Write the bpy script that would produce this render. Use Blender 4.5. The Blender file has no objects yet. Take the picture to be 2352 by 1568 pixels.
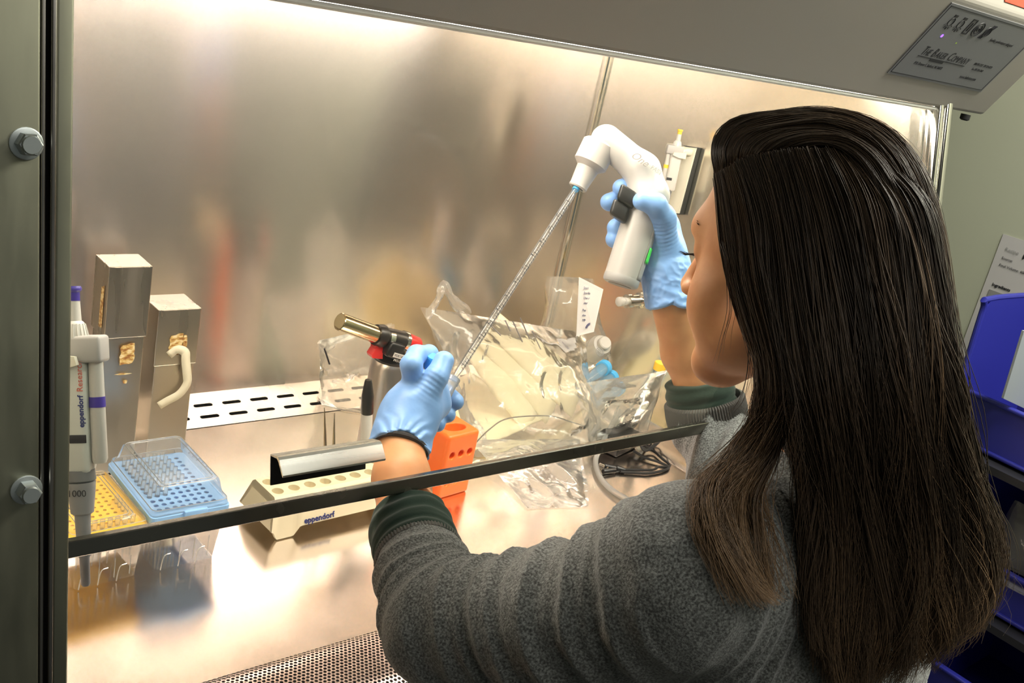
import bpy, bmesh, math, random
import numpy as np
from mathutils import Vector, Matrix
random.seed(7); rng=np.random.default_rng(7)
S=bpy.context.scene; COL=S.collection
# ------------------------------------------------------------------ camera (worktop surface is z=0, lab floor z=-0.9)
FPX=2343.69
R=np.array([[0.75636952,-0.06636282,0.65076964],[-0.62267894,-0.37787664,0.68518624],[0.20043976,-0.92347454,-0.3271371]])
EYE=np.array([0,0,0.82])
cam=bpy.data.cameras.new('camera'); camo=bpy.data.objects.new('camera',cam); COL.objects.link(camo)
cam.sensor_width=36; cam.lens=FPX/2352*36; cam.clip_start=0.02; cam.clip_end=50
M=Matrix.Identity(4)
for i in range(3):
    M[i][0]=R[i,0]; M[i][1]=-R[i,1]; M[i][2]=-R[i,2]; M[i][3]=EYE[i]
camo.matrix_world=M; S.camera=camo
cam.dof.use_dof=False
# ------------------------------------------------------------------ world, exposure, room light
S.view_settings.view_transform='Standard'; S.view_settings.look='None'; S.view_settings.gamma=1; S.view_settings.exposure=0.0
S.view_settings.use_curve_mapping=False
w=bpy.data.worlds.new('world'); S.world=w; w.use_nodes=True
w.node_tree.nodes['Background'].inputs[0].default_value=(0.75,0.8,0.72,1); w.node_tree.nodes['Background'].inputs[1].default_value=0.13
LAMP_STRENGTH=36.0
S.cycles.transparent_max_bounces=40; S.cycles.max_bounces=10
ROOM_W=3.0
al=bpy.data.lights.new('room_light','AREA'); al.shape='RECTANGLE'; al.size=1.2; al.size_y=0.3; al.energy=ROOM_W*3; al.color=(1,0.97,0.88)
alo=bpy.data.objects.new('room_light',al); COL.objects.link(alo); alo.location=(0.5,-0.5,1.72)
al2=bpy.data.lights.new('room_light','AREA'); al2.shape='RECTANGLE'; al2.size=1.2; al2.size_y=0.3; al2.energy=50; al2.color=(1,0.97,0.85)
alo2=bpy.data.objects.new('room_light',al2); COL.objects.link(alo2); alo2.location=(1.95,0.15,1.72)
# ------------------------------------------------------------------ geometry helpers
V=lambda *a: np.array(a,float)
def ray(px,py):
    d=np.array([px-1176.,py-784.,FPX]); return R@(d/np.linalg.norm(d))
def at(px,py,r): return EYE+r*ray(px,py)
def onz(px,py,z=0.):
    d=ray(px,py); return EYE+(z-EYE[2])/d[2]*d
def ony(px,py,y):
    d=ray(px,py); return EYE+(y-EYE[1])/d[1]*d
def onx(px,py,x):
    d=ray(px,py); return EYE+(x-EYE[0])/d[0]*d
def onplane(px,py,p0,n):
    d=ray(px,py); return EYE+((p0-EYE)@n)/(d@n)*d
def unit(v): v=np.asarray(v,float); return v/np.linalg.norm(v)
def link(name,me,mat=None,parent=None):
    o=bpy.data.objects.new(name,me); COL.objects.link(o)
    if mat is not None:
        for m in (mat if isinstance(mat,(list,tuple)) else [mat]): me.materials.append(m)
    if parent is not None:
        o.parent=parent
        o.matrix_parent_inverse=Matrix.Translation(parent.location).inverted() if parent.location.length>0 and parent.parent is None else Matrix.Identity(4)
    return o
def mesh(name,verts,faces,mat,parent=None,smooth=True,fm=None):
    me=bpy.data.meshes.new(name); me.from_pydata([tuple(map(float,v)) for v in verts],[],[tuple(map(int,f)) for f in faces])
    me.update()
    if smooth: me.polygons.foreach_set('use_smooth',[True]*len(me.polygons))
    if fm is not None: me.polygons.foreach_set('material_index',fm)
    return link(name,me,mat,parent)
def tag(o,label=None,cat=None,group=None,kind=None):
    if label: o['label']=label
    if cat: o['category']=cat
    if group: o['group']=group
    if kind: o['kind']=kind
    return o
def thing(name,label,cat,loc,group=None):
    o=bpy.data.objects.new(name,None); COL.objects.link(o); o.location=tuple(map(float,loc)); o.empty_display_size=0.02
    return tag(o,label,cat,group)
def dup(root,delta,label=None,rotz=0):
    r=root.copy(); COL.objects.link(r); r.location=root.location+Vector(delta); r.rotation_euler[2]+=rotz
    if label: r['label']=label
    for ch in list(root.children):
        c=ch.copy(); COL.objects.link(c); c.parent=r; c.matrix_parent_inverse=ch.matrix_parent_inverse.copy()
        for g in ch.children:
            d=g.copy(); COL.objects.link(d); d.parent=c; d.matrix_parent_inverse=g.matrix_parent_inverse.copy()
    return r
class MB:
    def __init__(s): s.v=[]; s.f=[]
    def add(s,vs,fs):
        n=len(s.v); s.v+= [tuple(v) for v in vs]; s.f+=[tuple(i+n for i in f) for f in fs]
    def box(s,c,h,ax=None,ch=0.0):
        """box centre c, half sizes h, axes rows ax, chamfer ch on all edges"""
        c=np.array(c,float); ax=np.eye(3) if ax is None else np.array(ax,float); h=np.array(h,float)
        if ch<=0:
            vs=[c+ (sx*h[0])*ax[0]+(sy*h[1])*ax[1]+(sz*h[2])*ax[2] for sx in(-1,1) for sy in(-1,1) for sz in(-1,1)]
            s.add(vs,[(0,1,3,2),(4,6,7,5),(0,4,5,1),(2,3,7,6),(0,2,6,4),(1,5,7,3)]); return
        ch=min(ch,h.min()*0.98)
        bm=bmesh.new(); bmesh.ops.create_cube(bm,size=2)
        for v in bm.verts: v.co=Vector([v.co[i]*h[i] for i in range(3)])
        bmesh.ops.bevel(bm,geom=list(bm.edges),offset=ch,segments=3,profile=0.5,affect='EDGES')
        vs=[c+v.co[0]*ax[0]+v.co[1]*ax[1]+v.co[2]*ax[2] for v in bm.verts]
        s.add(vs,[[v.index for v in f.verts] for f in bm.faces]); bm.free()
    def lathe(s,a,b,prof,n=32,sx=1.,side=None):
        """prof: list of (t along a->b in metres, radius)"""
        a=np.array(a,float); d=unit(np.array(b,float)-a)
        u=unit(np.cross(d,[0,0,1.] if abs(d[2])<0.9 else [1.,0,0])) if side is None else unit(side-d*(side@d)); w_=np.cross(d,u)
        vs=[];fs=[]
        for t,r in prof:
            for k in range(n):
                q=2*math.pi*k/n; vs.append(a+d*t+u*r*math.cos(q)*sx+w_*r*math.sin(q))
        m=len(prof)
        for i in range(m-1):
            for k in range(n): fs.append((i*n+k,i*n+(k+1)%n,(i+1)*n+(k+1)%n,(i+1)*n+k))
        fs.append(tuple(range(n))[::-1]); fs.append(tuple((m-1)*n+k for k in range(n)))
        s.add(vs,fs)
    def tube(s,pts,r,n=8,closed=False):
        pts=np.array(pts,float); m=len(pts); rr=np.full(m,r) if np.isscalar(r) else np.array(r)
        T=np.gradient(pts,axis=0); T/=np.linalg.norm(T,axis=1)[:,None]+1e-12
        u=unit(np.cross(T[0],[0.1,0.2,1.])); vs=[];fs=[]
        for i in range(m):
            u=unit(u-T[i]*(u@T[i])); w_=np.cross(T[i],u)
            for k in range(n):
                q=2*math.pi*k/n; vs.append(pts[i]+rr[i]*(u*math.cos(q)+w_*math.sin(q)))
        for i in range(m-1):
            for k in range(n): fs.append((i*n+k,i*n+(k+1)%n,(i+1)*n+(k+1)%n,(i+1)*n+k))
        fs.append(tuple(range(n))[::-1]); fs.append(tuple((m-1)*n+k for k in range(n)))
        s.add(vs,fs)
    def prism(s,poly,d):
        """closed planar polygon (3D pts) extruded by vector d"""
        n=len(poly); poly=[np.array(p,float) for p in poly]; d=np.array(d,float)
        s.add(poly+[p+d for p in poly],[tuple(range(n))[::-1],tuple(range(n,2*n))]+[(i,(i+1)%n,n+(i+1)%n,n+i) for i in range(n)])
    def grid(s,G,close_u=False):
        G=np.array(G,float); a,b=G.shape[:2]; vs=G.reshape(-1,3); fs=[]
        for i in range(a-1 if not close_u else a):
            for j in range(b-1): fs.append((i*b+j,((i+1)%a)*b+j,((i+1)%a)*b+j+1,i*b+j+1))
        s.add(vs,fs)
    def make(s,name,mat,parent=None,smooth=True,sharp=None):
        me=bpy.data.meshes.new(name); me.from_pydata([tuple(map(float,v)) for v in s.v],[],s.f)
        bm=bmesh.new(); bm.from_mesh(me); bmesh.ops.recalc_face_normals(bm,faces=bm.faces); bm.to_mesh(me); bm.free()
        if smooth:
            me.polygons.foreach_set('use_smooth',[True]*len(me.polygons))
            me.set_sharp_from_angle(angle=math.radians(sharp or 35))
        return link(name,me,mat,parent)
def spline(pts,n):
    """Catmull-Rom through pts (any dim), n samples"""
    P=np.array(pts,float); P=np.vstack([2*P[0]-P[1],P,2*P[-1]-P[-2]]); m=len(P)-3
    t=np.linspace(0,m-1e-6,n); i=t.astype(int); f=(t-i)[:,None]
    a,b,c,d=P[i],P[i+1],P[i+2],P[i+3]
    return 0.5*((2*b)+(-a+c)*f+(2*a-5*b+4*c-d)*f**2+(-a+3*b-3*c+d)*f**3)
def perf(origin,ex,ey,W,H,cw,chh,hole,stagger=False,n=16):
    """perforated sheet: returns verts, faces. cells cw x chh with hole outline hole(k)->(x,y)"""
    vs=[];fs=[]; nx=int(W/cw); ny=int(H/chh)
    outl=[]
    for k in range(n):
        q=2*math.pi*(k+0.5)/n; c,s_=math.cos(q),math.sin(q); m=min(cw/2/abs(c) if abs(c)>1e-6 else 9,chh/2/abs(s_) if abs(s_)>1e-6 else 9)
        outl.append((c*m,s_*m))
    # snap nearest outline points to the corners
    for cx,cy in ((1,1),(-1,1),(-1,-1),(1,-1)):
        kk=min(range(n),key=lambda k:(outl[k][0]-cx*cw/2)**2+(outl[k][1]-cy*chh/2)**2); outl[kk]=(cx*cw/2,cy*chh/2)
    for j in range(ny):
        for i in range(nx):
            x0=(i+0.5)*cw+(cw/2 if (stagger and j%2) else 0); y0=(j+0.5)*chh; b=len(vs)
            for k in range(n): vs.append(origin+ex*(x0+outl[k][0])+ey*(y0+outl[k][1]))
            for k in range(n):
                hx,hy=hole(2*math.pi*(k+0.5)/n); vs.append(origin+ex*(x0+hx)+ey*(y0+hy))
            nn=np.cross(ex,ey)
            for k in range(n):
                hx,hy=hole(2*math.pi*(k+0.5)/n); vs.append(origin+ex*(x0+hx)+ey*(y0+hy)-nn*0.0015)
            for k in range(n):
                k2=(k+1)%n; fs.append((b+k,b+k2,b+n+k2,b+n+k)); fs.append((b+n+k,b+n+k2,b+2*n+k2,b+2*n+k))
    return vs,fs
# value noise
_H=rng.random((64,64,64)).astype(np.float32)
def vnoise(P,f):
    Q=P*f; I=np.floor(Q).astype(int); F=Q-I; F=F*F*(3-2*F); r=0
    for dx in(0,1):
        for dy in(0,1):
            for dz in(0,1):
                wgt=(F[:,0] if dx else 1-F[:,0])*(F[:,1] if dy else 1-F[:,1])*(F[:,2] if dz else 1-F[:,2])
                r=r+wgt*_H[(I[:,0]+dx)&63,(I[:,1]+dy)&63,(I[:,2]+dz)&63]
    return r*2-1
# signed distance helpers
def cap(P,a,b,ra,rb=None):
    rb=ra if rb is None else rb; a=np.asarray(a,float); b=np.asarray(b,float); d=b-a
    t=np.clip(((P-a)@d)/(d@d+1e-12),0,1); return np.linalg.norm(P-a-t[:,None]*d,axis=1)-(ra+(rb-ra)*t)
def capf(P,a,b,ra,rb,side,k):
    """capsule flattened along `side` by factor k (<1 thinner)"""
    side=unit(side); a=np.asarray(a,float)
    st=np.eye(3)+(1/k-1)*np.outer(side,side)
    Q=(P-a)@st.T; bb=st@(np.asarray(b,float)-a); t=np.clip((Q@bb)/(bb@bb+1e-12),0,1)
    return (np.linalg.norm(Q-t[:,None]*bb,axis=1)-(ra+(rb-ra)*t))*k
def ell(P,c,r,B=None):
    Q=P-np.asarray(c,float)
    if B is not None: Q=Q@B
    r=np.asarray(r,float); k0=np.linalg.norm(Q/r,axis=1); k1=np.linalg.norm(Q/r**2,axis=1)+1e-9
    return k0*(k0-1)/k1
def smin(a,b,k):
    h=np.clip(0.5+0.5*(b-a)/k,0,1); return b+(a-b)*h-k*h*(1-h)
def smax(a,b,k): return -smin(-a,-b,k)
def chain(P,pts,rs,k=0.01):
    d=None
    for i in range(len(pts)-1):
        e=cap(P,pts[i],pts[i+1],rs[i],rs[i+1]); d=e if d is None else smin(d,e,k)
    return d
def sdf_mesh(name,f,lo,hi,h,mat,parent=None,slack=1.5):
    lo=np.array(lo,float); hi=np.array(hi,float); B=8
    nb=np.ceil((hi-lo)/(h*B)).astype(int); n=nb*B+1
    g=[lo[i]+h*B*(np.arange(nb[i])+0.5) for i in range(3)]
    X=np.stack(np.meshgrid(*g,indexing='ij'),-1).reshape(-1,3)
    dc=np.concatenate([f(X[i:i+200000]) for i in range(0,len(X),200000)])
    A=np.empty(n,np.float32)
    coarse=dc.reshape(nb); big=np.repeat(np.repeat(np.repeat(coarse,B,0),B,1),B,2)
    A[:-1,:-1,:-1]=big; A[-1]=9; A[:,-1]=9; A[:,:,-1]=9
    keep=np.argwhere(np.abs(coarse)<B*h*0.87*slack)
    o=np.stack(np.meshgrid(*[np.arange(B+1)]*3,indexing='ij'),-1).reshape(-1,3)
    CH=400
    for s in range(0,len(keep),CH):
        kb=keep[s:s+CH]*B; idx=(kb[:,None,:]+o[None]).reshape(-1,3)
        A[idx[:,0],idx[:,1],idx[:,2]]=f(lo+idx*h)
    A[0]=9;A[-1]=9;A[:,0]=9;A[:,-1]=9;A[:,:,0]=9;A[:,:,-1]=9
    inside=A<0
    cnt=np.zeros(np.array(n)-1,np.uint8)
    sl=lambda d,N:(slice(0,N-1) if d==0 else slice(1,N))
    for dx in(0,1):
        for dy in(0,1):
            for dz in(0,1): cnt+=inside[sl(dx,n[0]),sl(dy,n[1]),sl(dz,n[2])]
    act=np.argwhere((cnt>0)&(cnt<8)); N=len(act)
    if N==0: raise Exception('empty '+name)
    vid=np.full(np.array(n)-1,-1,np.int32); vid[act[:,0],act[:,1],act[:,2]]=np.arange(N)
    acc=np.zeros((N,3)); num=np.zeros(N)
    corners=[(dx,dy,dz) for dx in(0,1) for dy in(0,1) for dz in(0,1)]
    for a in corners:
        for ax in range(3):
            if a[ax]==1: continue
            b=list(a); b[ax]=1
            va=A[act[:,0]+a[0],act[:,1]+a[1],act[:,2]+a[2]]; vb=A[act[:,0]+b[0],act[:,1]+b[1],act[:,2]+b[2]]
            m=(va<0)!=(vb<0); t=np.where(m,va/np.where(m,va-vb,1),0)
            p=np.array(a,float)[None]+0*acc; p[:,ax]+=t
            acc[m]+=p[m]; num[m]+=1
    vv=lo+(act+acc/num[:,None])*h
    faces=[]
    for ax in range(3):
        u,v=(ax+1)%3,(ax+2)%3
        s0=[slice(0,-1)]*3; s1=[slice(0,-1)]*3; s1[ax]=slice(1,None)
        s0=[slice(0,n[i]-1) for i in range(3)]; s1=list(s0); s1[ax]=slice(1,n[ax])
        ia=inside[tuple(s0)]; ib=inside[tuple(s1)]
        E=np.argwhere(ia!=ib); E=E[(E[:,u]>0)&(E[:,v]>0)]
        if len(E)==0: continue
        fl=ia[E[:,0],E[:,1],E[:,2]]
        def g_(du,dv):
            q=E.copy(); q[:,u]-=du; q[:,v]-=dv; return vid[q[:,0],q[:,1],q[:,2]]
        q=np.stack([g_(0,0),g_(1,0),g_(1,1),g_(0,1)],1)
        q[~fl]=q[~fl][:,::-1]; faces.append(q)
    F=np.concatenate(faces); F=F[(F>=0).all(1)][:,::-1]
    me=bpy.data.meshes.new(name); me.vertices.add(len(vv)); me.vertices.foreach_set('co',vv.astype(np.float32).ravel())
    me.loops.add(len(F)*4); me.loops.foreach_set('vertex_index',F.astype(np.int32).ravel())
    me.polygons.add(len(F)); me.polygons.foreach_set('loop_start',np.arange(0,len(F)*4,4,dtype=np.int32)); me.polygons.foreach_set('loop_total',np.full(len(F),4,np.int32))
    me.update(calc_edges=True); me.validate()
    me.polygons.foreach_set('use_smooth',[True]*len(me.polygons))
    return link(name,me,mat,parent)
# ------------------------------------------------------------------ materials
def mat(name,col,rough=0.5,metal=0.,spec=0.5,**k):
    m=bpy.data.materials.new(name); m.use_nodes=True; nt=m.node_tree; b=nt.nodes['Principled BSDF']
    b.inputs['Base Color'].default_value=(*col,1); b.inputs['Roughness'].default_value=rough; b.inputs['Metallic'].default_value=metal
    b.inputs['Specular IOR Level'].default_value=spec
    for kk,v in k.items(): b.inputs[kk.replace('_',' ')].default_value=v
    return m
def tex(m,scale=(1,1,1),kind='noise',ns=5,detail=4,rot=(0,0,0)):
    nt=m.node_tree; tc=nt.nodes.new('ShaderNodeTexCoord'); mp=nt.nodes.new('ShaderNodeMapping'); mp.inputs['Scale'].default_value=scale; mp.inputs['Rotation'].default_value=rot
    nt.links.new(tc.outputs['Object'],mp.inputs[0])
    if kind=='noise':
        t=nt.nodes.new('ShaderNodeTexNoise'); t.inputs['Scale'].default_value=ns; t.inputs['Detail'].default_value=detail
    elif kind=='voronoi':
        t=nt.nodes.new('ShaderNodeTexVoronoi'); t.inputs['Scale'].default_value=ns; t.feature='DISTANCE_TO_EDGE'
    else:
        t=nt.nodes.new('ShaderNodeTexWave'); t.inputs['Scale'].default_value=ns; t.inputs['Distortion'].default_value=2; t.inputs['Detail'].default_value=2
    nt.links.new(mp.outputs[0],t.inputs[0]); return t
def bump(m,t,strength=0.2,dist=0.001,out=0):
    nt=m.node_tree; b=nt.nodes['Principled BSDF']; bp=nt.nodes.new('ShaderNodeBump'); bp.inputs['Strength'].default_value=strength; bp.inputs['Distance'].default_value=dist
    nt.links.new(t.outputs[out],bp.inputs['Height'])
    if b.inputs['Normal'].is_linked: nt.links.new(b.inputs['Normal'].links[0].from_socket,bp.inputs['Normal'])
    nt.links.new(bp.outputs[0],b.inputs['Normal'])
def ramp(m,t,stops,inp='Base Color',out=0):
    nt=m.node_tree; r=nt.nodes.new('ShaderNodeValToRGB'); e=r.color_ramp.elements
    while len(e)>1: e.remove(e[-1])
    e[0].position=stops[0][0]; e[0].color=(*stops[0][1],1)
    for p,c in stops[1:]:
        x=e.new(p); x.color=(*c,1)
    nt.links.new(t.outputs[out],r.inputs[0]); nt.links.new(r.outputs[0],nt.nodes['Principled BSDF'].inputs[inp]); return r
def fac(v): return (v,v,v)
def steel(name,col,rough,scratch=(3,300,300),aniso=0.0,tang=None,rv=0.08,rot=0.0,cv=0.12,bmp=0.015):
    m=mat(name,col,rough,1.0); t=tex(m,scratch,'noise',1.0,3)
    ramp(m,t,[(0.3,fac(max(0.03,rough-rv))),(0.7,fac(rough+rv))],'Roughness')
    t2=tex(m,(4,4,4),'noise',1.2,5); ramp(m,t2,[(0.35,tuple(c*(1-cv) for c in col)),(0.65,col)])
    if bmp>0: bump(m,t,bmp,0.0002)
    if aniso>0:
        b=m.node_tree.nodes['Principled BSDF']; b.inputs['Anisotropic'].default_value=aniso; b.inputs['Anisotropic Rotation'].default_value=rot
        c=m.node_tree.nodes.new('ShaderNodeCombineXYZ'); 
        for i in range(3): c.inputs[i].default_value=tang[i]
        m.node_tree.links.new(c.outputs[0],b.inputs['Tangent'])
    return m
def film(name,tint=(1,1,1),haze=0.1,hazecol=(0.9,0.9,0.88),gloss=0.1,rough=0.08,power=0.25,bumps=None):
    """thin clear plastic / glass: transparent + reflection by angle + a little milky diffuse"""
    m=bpy.data.materials.new(name); m.use_nodes=True; nt=m.node_tree; nt.nodes.clear()
    out=nt.nodes.new('ShaderNodeOutputMaterial'); tr=nt.nodes.new('ShaderNodeBsdfTransparent'); tr.inputs[0].default_value=(*tint,1)
    gl=nt.nodes.new('ShaderNodeBsdfGlossy'); gl.inputs['Roughness'].default_value=rough
    df=nt.nodes.new('ShaderNodeBsdfDiffuse'); df.inputs[0].default_value=(*hazecol,1)
    tl=nt.nodes.new('ShaderNodeBsdfTranslucent'); tl.inputs[0].default_value=(*hazecol,1)
    ad=nt.nodes.new('ShaderNodeMixShader'); ad.inputs[0].default_value=0.5; nt.links.new(df.outputs[0],ad.inputs[1]); nt.links.new(tl.outputs[0],ad.inputs[2])
    m1=nt.nodes.new('ShaderNodeMixShader'); m1.inputs[0].default_value=haze; nt.links.new(tr.outputs[0],m1.inputs[1]); nt.links.new(ad.outputs[0],m1.inputs[2])
    lw=nt.nodes.new('ShaderNodeLayerWeight'); lw.inputs['Blend'].default_value=power
    mm=nt.nodes.new('ShaderNodeMath'); mm.operation='MULTIPLY_ADD'; mm.inputs[1].default_value=0.8; mm.inputs[2].default_value=gloss; mm.use_clamp=True
    nt.links.new(lw.outputs['Fresnel'],mm.inputs[0])
    m2=nt.nodes.new('ShaderNodeMixShader'); nt.links.new(mm.outputs[0],m2.inputs[0]); nt.links.new(m1.outputs[0],m2.inputs[1]); nt.links.new(gl.outputs[0],m2.inputs[2])
    nt.links.new(m2.outputs[0],out.inputs[0])
    if bumps:
        tc=nt.nodes.new('ShaderNodeTexCoord'); t=nt.nodes.new('ShaderNodeTexNoise'); t.inputs['Scale'].default_value=bumps; t.inputs['Detail'].default_value=3
        nt.links.new(tc.outputs['Object'],t.inputs[0]); bp=nt.nodes.new('ShaderNodeBump'); bp.inputs['Strength'].default_value=0.35; bp.inputs['Distance'].default_value=0.006
        nt.links.new(t.outputs[0],bp.inputs['Height']); nt.links.new(bp.outputs[0],gl.inputs['Normal']); nt.links.new(bp.outputs[0],lw.inputs['Normal'])
    return m
def emit(name,col,s):
    m=bpy.data.materials.new(name); m.use_nodes=True; nt=m.node_tree; nt.nodes.clear()
    o=nt.nodes.new('ShaderNodeOutputMaterial'); e=nt.nodes.new('ShaderNodeEmission'); e.inputs[0].default_value=(*col,1); e.inputs[1].default_value=s; nt.links.new(e.outputs[0],o.inputs[0]); return m
WARM=(0.80,0.72,0.62)
M_back=steel('brushed_steel_back',(0.94,0.85,0.80),0.22,(150,150,1800),0.8,(0,0,1),0.012,0.0,0.04,0.003)
M_side=steel('brushed_steel_side',(0.90,0.84,0.73),0.22,(150,150,1800),0.7,(0,0,1),0.012,0.0,0.04,0.003)
M_top=steel('worktop_steel',(0.86,0.78,0.70),0.20,(8,8,8),0,None,0.05)
M_frame=steel('dull_frame_steel',(0.34,0.34,0.26),0.5,(60,60,4),0,None,0.08)
M_chrome=mat('chrome',(0.8,0.78,0.72),0.12,1.0)
M_steel=steel('sheet_steel',(0.62,0.57,0.51),0.30,(30,30,3),0,None,0.08)
M_gray=steel('edge_steel',(0.22,0.21,0.18),0.25,(20,20,20),0,None,0.06)
M_hood=mat('hood_paint',(0.40,0.375,0.33),0.5); bump(M_hood,tex(M_hood,(1,1,1),'noise',900,2),0.15,0.0004)
M_dark=mat('void_shade',(0.012,0.011,0.01),0.9)  # painted shade for the voids under strip and grille
M_black=mat('black_plastic',(0.012,0.012,0.012),0.35)
M_rub=mat('black_rubber',(0.01,0.01,0.01),0.7)
M_lamp=emit('lamp_tube',(1.0,0.875,0.775),LAMP_STRENGTH)
M_white=mat('white_plastic',(0.58,0.565,0.53),0.35)
M_cream=mat('cream_plastic',(0.74,0.66,0.46),0.4)
M_offw=mat('pipette_grey_plastic',(0.62,0.63,0.58),0.4)
M_lgray=mat('light_grey_plastic',(0.42,0.41,0.40),0.4)
M_dgray=mat('dark_grey_plastic',(0.16,0.165,0.17),0.45)
M_mgray=mat('mid_grey_plastic',(0.27,0.27,0.28),0.45)
M_purple=mat('purple_plastic',(0.055,0.035,0.30),0.35)
M_navy=mat('navy_ink',(0.02,0.03,0.16),0.5)
M_ink=mat('black_ink',(0.02,0.02,0.025),0.5)
M_redink=mat('red_ink',(0.65,0.12,0.08),0.5)
M_orange=mat('orange_plastic',(0.95,0.17,0.02),0.42,Subsurface_Weight=0.25,Subsurface_Scale=0.01)
M_red=mat('red_plastic',(0.62,0.02,0.02),0.3)
M_yel=mat('yellow_plastic',(0.95,0.58,0.04),0.45)
M_blue=mat('blue_plastic',(0.28,0.52,0.92),0.4)
M_cyan=mat('cap_blue',(0.07,0.45,0.88),0.45); M_holder=mat('holder_plastic',(0.72,0.70,0.58),0.45)
M_bin=mat('bin_blue',(0.03,0.035,0.34),0.35); M_bin2=mat('bin_interior_shade',(0.02,0.02,0.22),0.5)  # second blue is the same plastic with the inside shade put into its colour
M_green=mat('green_sticker',(0.08,0.85,0.12),0.5)
M_glass=film('sash_glass',(0.97,0.99,0.97),0.004,gloss=0.015,rough=0.0,power=0.12)
M_clear=film('clear_plastic',(0.97,0.97,0.96),0.12,gloss=0.02,rough=0.08,power=0.18)
M_tip=film('tip_plastic',(0.97,0.97,0.96),0.22,gloss=0.03,rough=0.15,power=0.2)
M_bag=film('bag_film',(0.99,0.985,0.97),0.17,(0.95,0.92,0.86),0.03,0.12,0.16,25)
M_bagw=film('bag_film_cloudy',(0.98,0.975,0.96),0.24,(0.95,0.92,0.86),0.04,0.12,0.2,25)
M_glasst=film('pipette_clear',(0.97,0.98,0.99),0.10,gloss=0.03,rough=0.05,power=0.3)
M_tubing=film('tubing_clear',(0.9,0.9,0.85),0.35,gloss=0.08,rough=0.1,power=0.4)
M_paper=mat('paper',(0.72,0.66,0.62),0.7)
M_yelpaper=mat('yellow_paper_wrap',(0.97,0.90,0.62),0.6)
M_wall=mat('wall_paint',(0.52,0.54,0.42),0.7); bump(M_wall,tex(M_wall,(1,1,1),'noise',120,2),0.1,0.001)
M_floor=mat('lab_floor',(0.05,0.05,0.05),0.5)
ramp(M_floor,tex(M_floor,(1,1,1),'noise',4,5),[(0.4,(0.04,0.04,0.045)),(0.6,(0.07,0.07,0.07))])
M_panel=mat('label_plate_grey',(0.22,0.224,0.235),0.45)
M_alu=mat('aluminium_can',(0.78,0.72,0.68),0.28,1.0)
M_skin=mat('skin',(0.72,0.36,0.20),0.45,0,0.35,Subsurface_Weight=0.15,Subsurface_Scale=0.01)
M_skin.node_tree.nodes['Principled BSDF'].inputs['Subsurface Radius'].default_value=(1,0.35,0.2)
ramp(M_skin,tex(M_skin,(1,1,1),'noise',28,4),[(0.35,(0.56,0.245,0.105)),(0.6,(0.65,0.32,0.145))]); bump(M_skin,tex(M_skin,(1,1,1),'noise',700,2),0.08,0.0005)
M_glove=mat('nitrile_blue',(0.21,0.40,0.78),0.38,0,0.4); bump(M_glove,tex(M_glove,(1,1,1),'noise',70,3),0.25,0.002)
M_knit=mat('grey_knit',(0.1,0.1,0.09),0.95,0,0.1,Sheen_Weight=0.35,Sheen_Roughness=0.6)
_t=tex(M_knit,(1,1,1),'noise',520,3); ramp(M_knit,_t,[(0.34,(0.055,0.055,0.052)),(0.5,(0.15,0.157,0.148)),(0.66,(0.28,0.295,0.28))]); bump(M_knit,_t,0.7,0.0012)
bump(M_knit,tex(M_knit,(1,1,1),'noise',1400,2),0.4,0.0005)
M_rib=mat('ribbed_knit_cuff',(0.14,0.135,0.125),0.95,0,0.1); bump(M_rib,tex(M_rib,(1,1,1),'noise',300,2),0.5,0.001)
M_jersey=mat('dark_green_jersey',(0.022,0.042,0.03),0.85,0,0.2,Sheen_Weight=0.15); bump(M_jersey,tex(M_jersey,(1,1,1),'noise',500,3),0.3,0.0008)
M_band=mat('charcoal_band',(0.035,0.033,0.035),0.9); bump(M_band,tex(M_band,(1,1,1),'noise',500,3),0.5,0.001)
M_hair=mat('brown_hair',(0.05,0.028,0.014),0.42,0,0.45)
def hair_random():
    nt=M_hair.node_tree; b=nt.nodes['Principled BSDF']; at_=nt.nodes.new('ShaderNodeAttribute'); at_.attribute_name='tone'
    r=nt.nodes.new('ShaderNodeValToRGB'); e=r.color_ramp.elements; e[0].color=(0.026,0.018,0.012,1); e[1].position=1.0; e[1].color=(0.32,0.195,0.10,1)
    x=e.new(0.5); x.color=(0.098,0.063,0.038,1)
    nt.links.new(at_.outputs['Fac'],r.inputs[0]); nt.links.new(r.outputs[0],b.inputs['Base Color'])
hair_random()
M_hairbase=mat('hair_underlayer',(0.035,0.022,0.015),0.6,0,0.2)
def text(s,size,o,ex,ey,m,parent,name='lettering',align='LEFT',shear=0,bold=0.0,depth=0.0001,sx=1.0):
    c=bpy.data.curves.new(name,'FONT'); c.body=s; c.size=size; c.align_x=align; c.extrude=depth; c.shear=shear; c.offset=bold; c.resolution_u=3
    ob=bpy.data.objects.new(name,c); me=bpy.data.meshes.new_from_object(ob); bpy.data.objects.remove(ob)
    ex=unit(ex); ey=unit(ey-ex*(ey@ex)); n=np.cross(ex,ey)
    me.transform(Matrix([[ex[0]*sx,ey[0],n[0],o[0]],[ex[1]*sx,ey[1],n[1],o[1]],[ex[2]*sx,ey[2],n[2],o[2]],[0,0,0,1]]))
    me.name=name; return link(name,me,m,parent)
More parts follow.
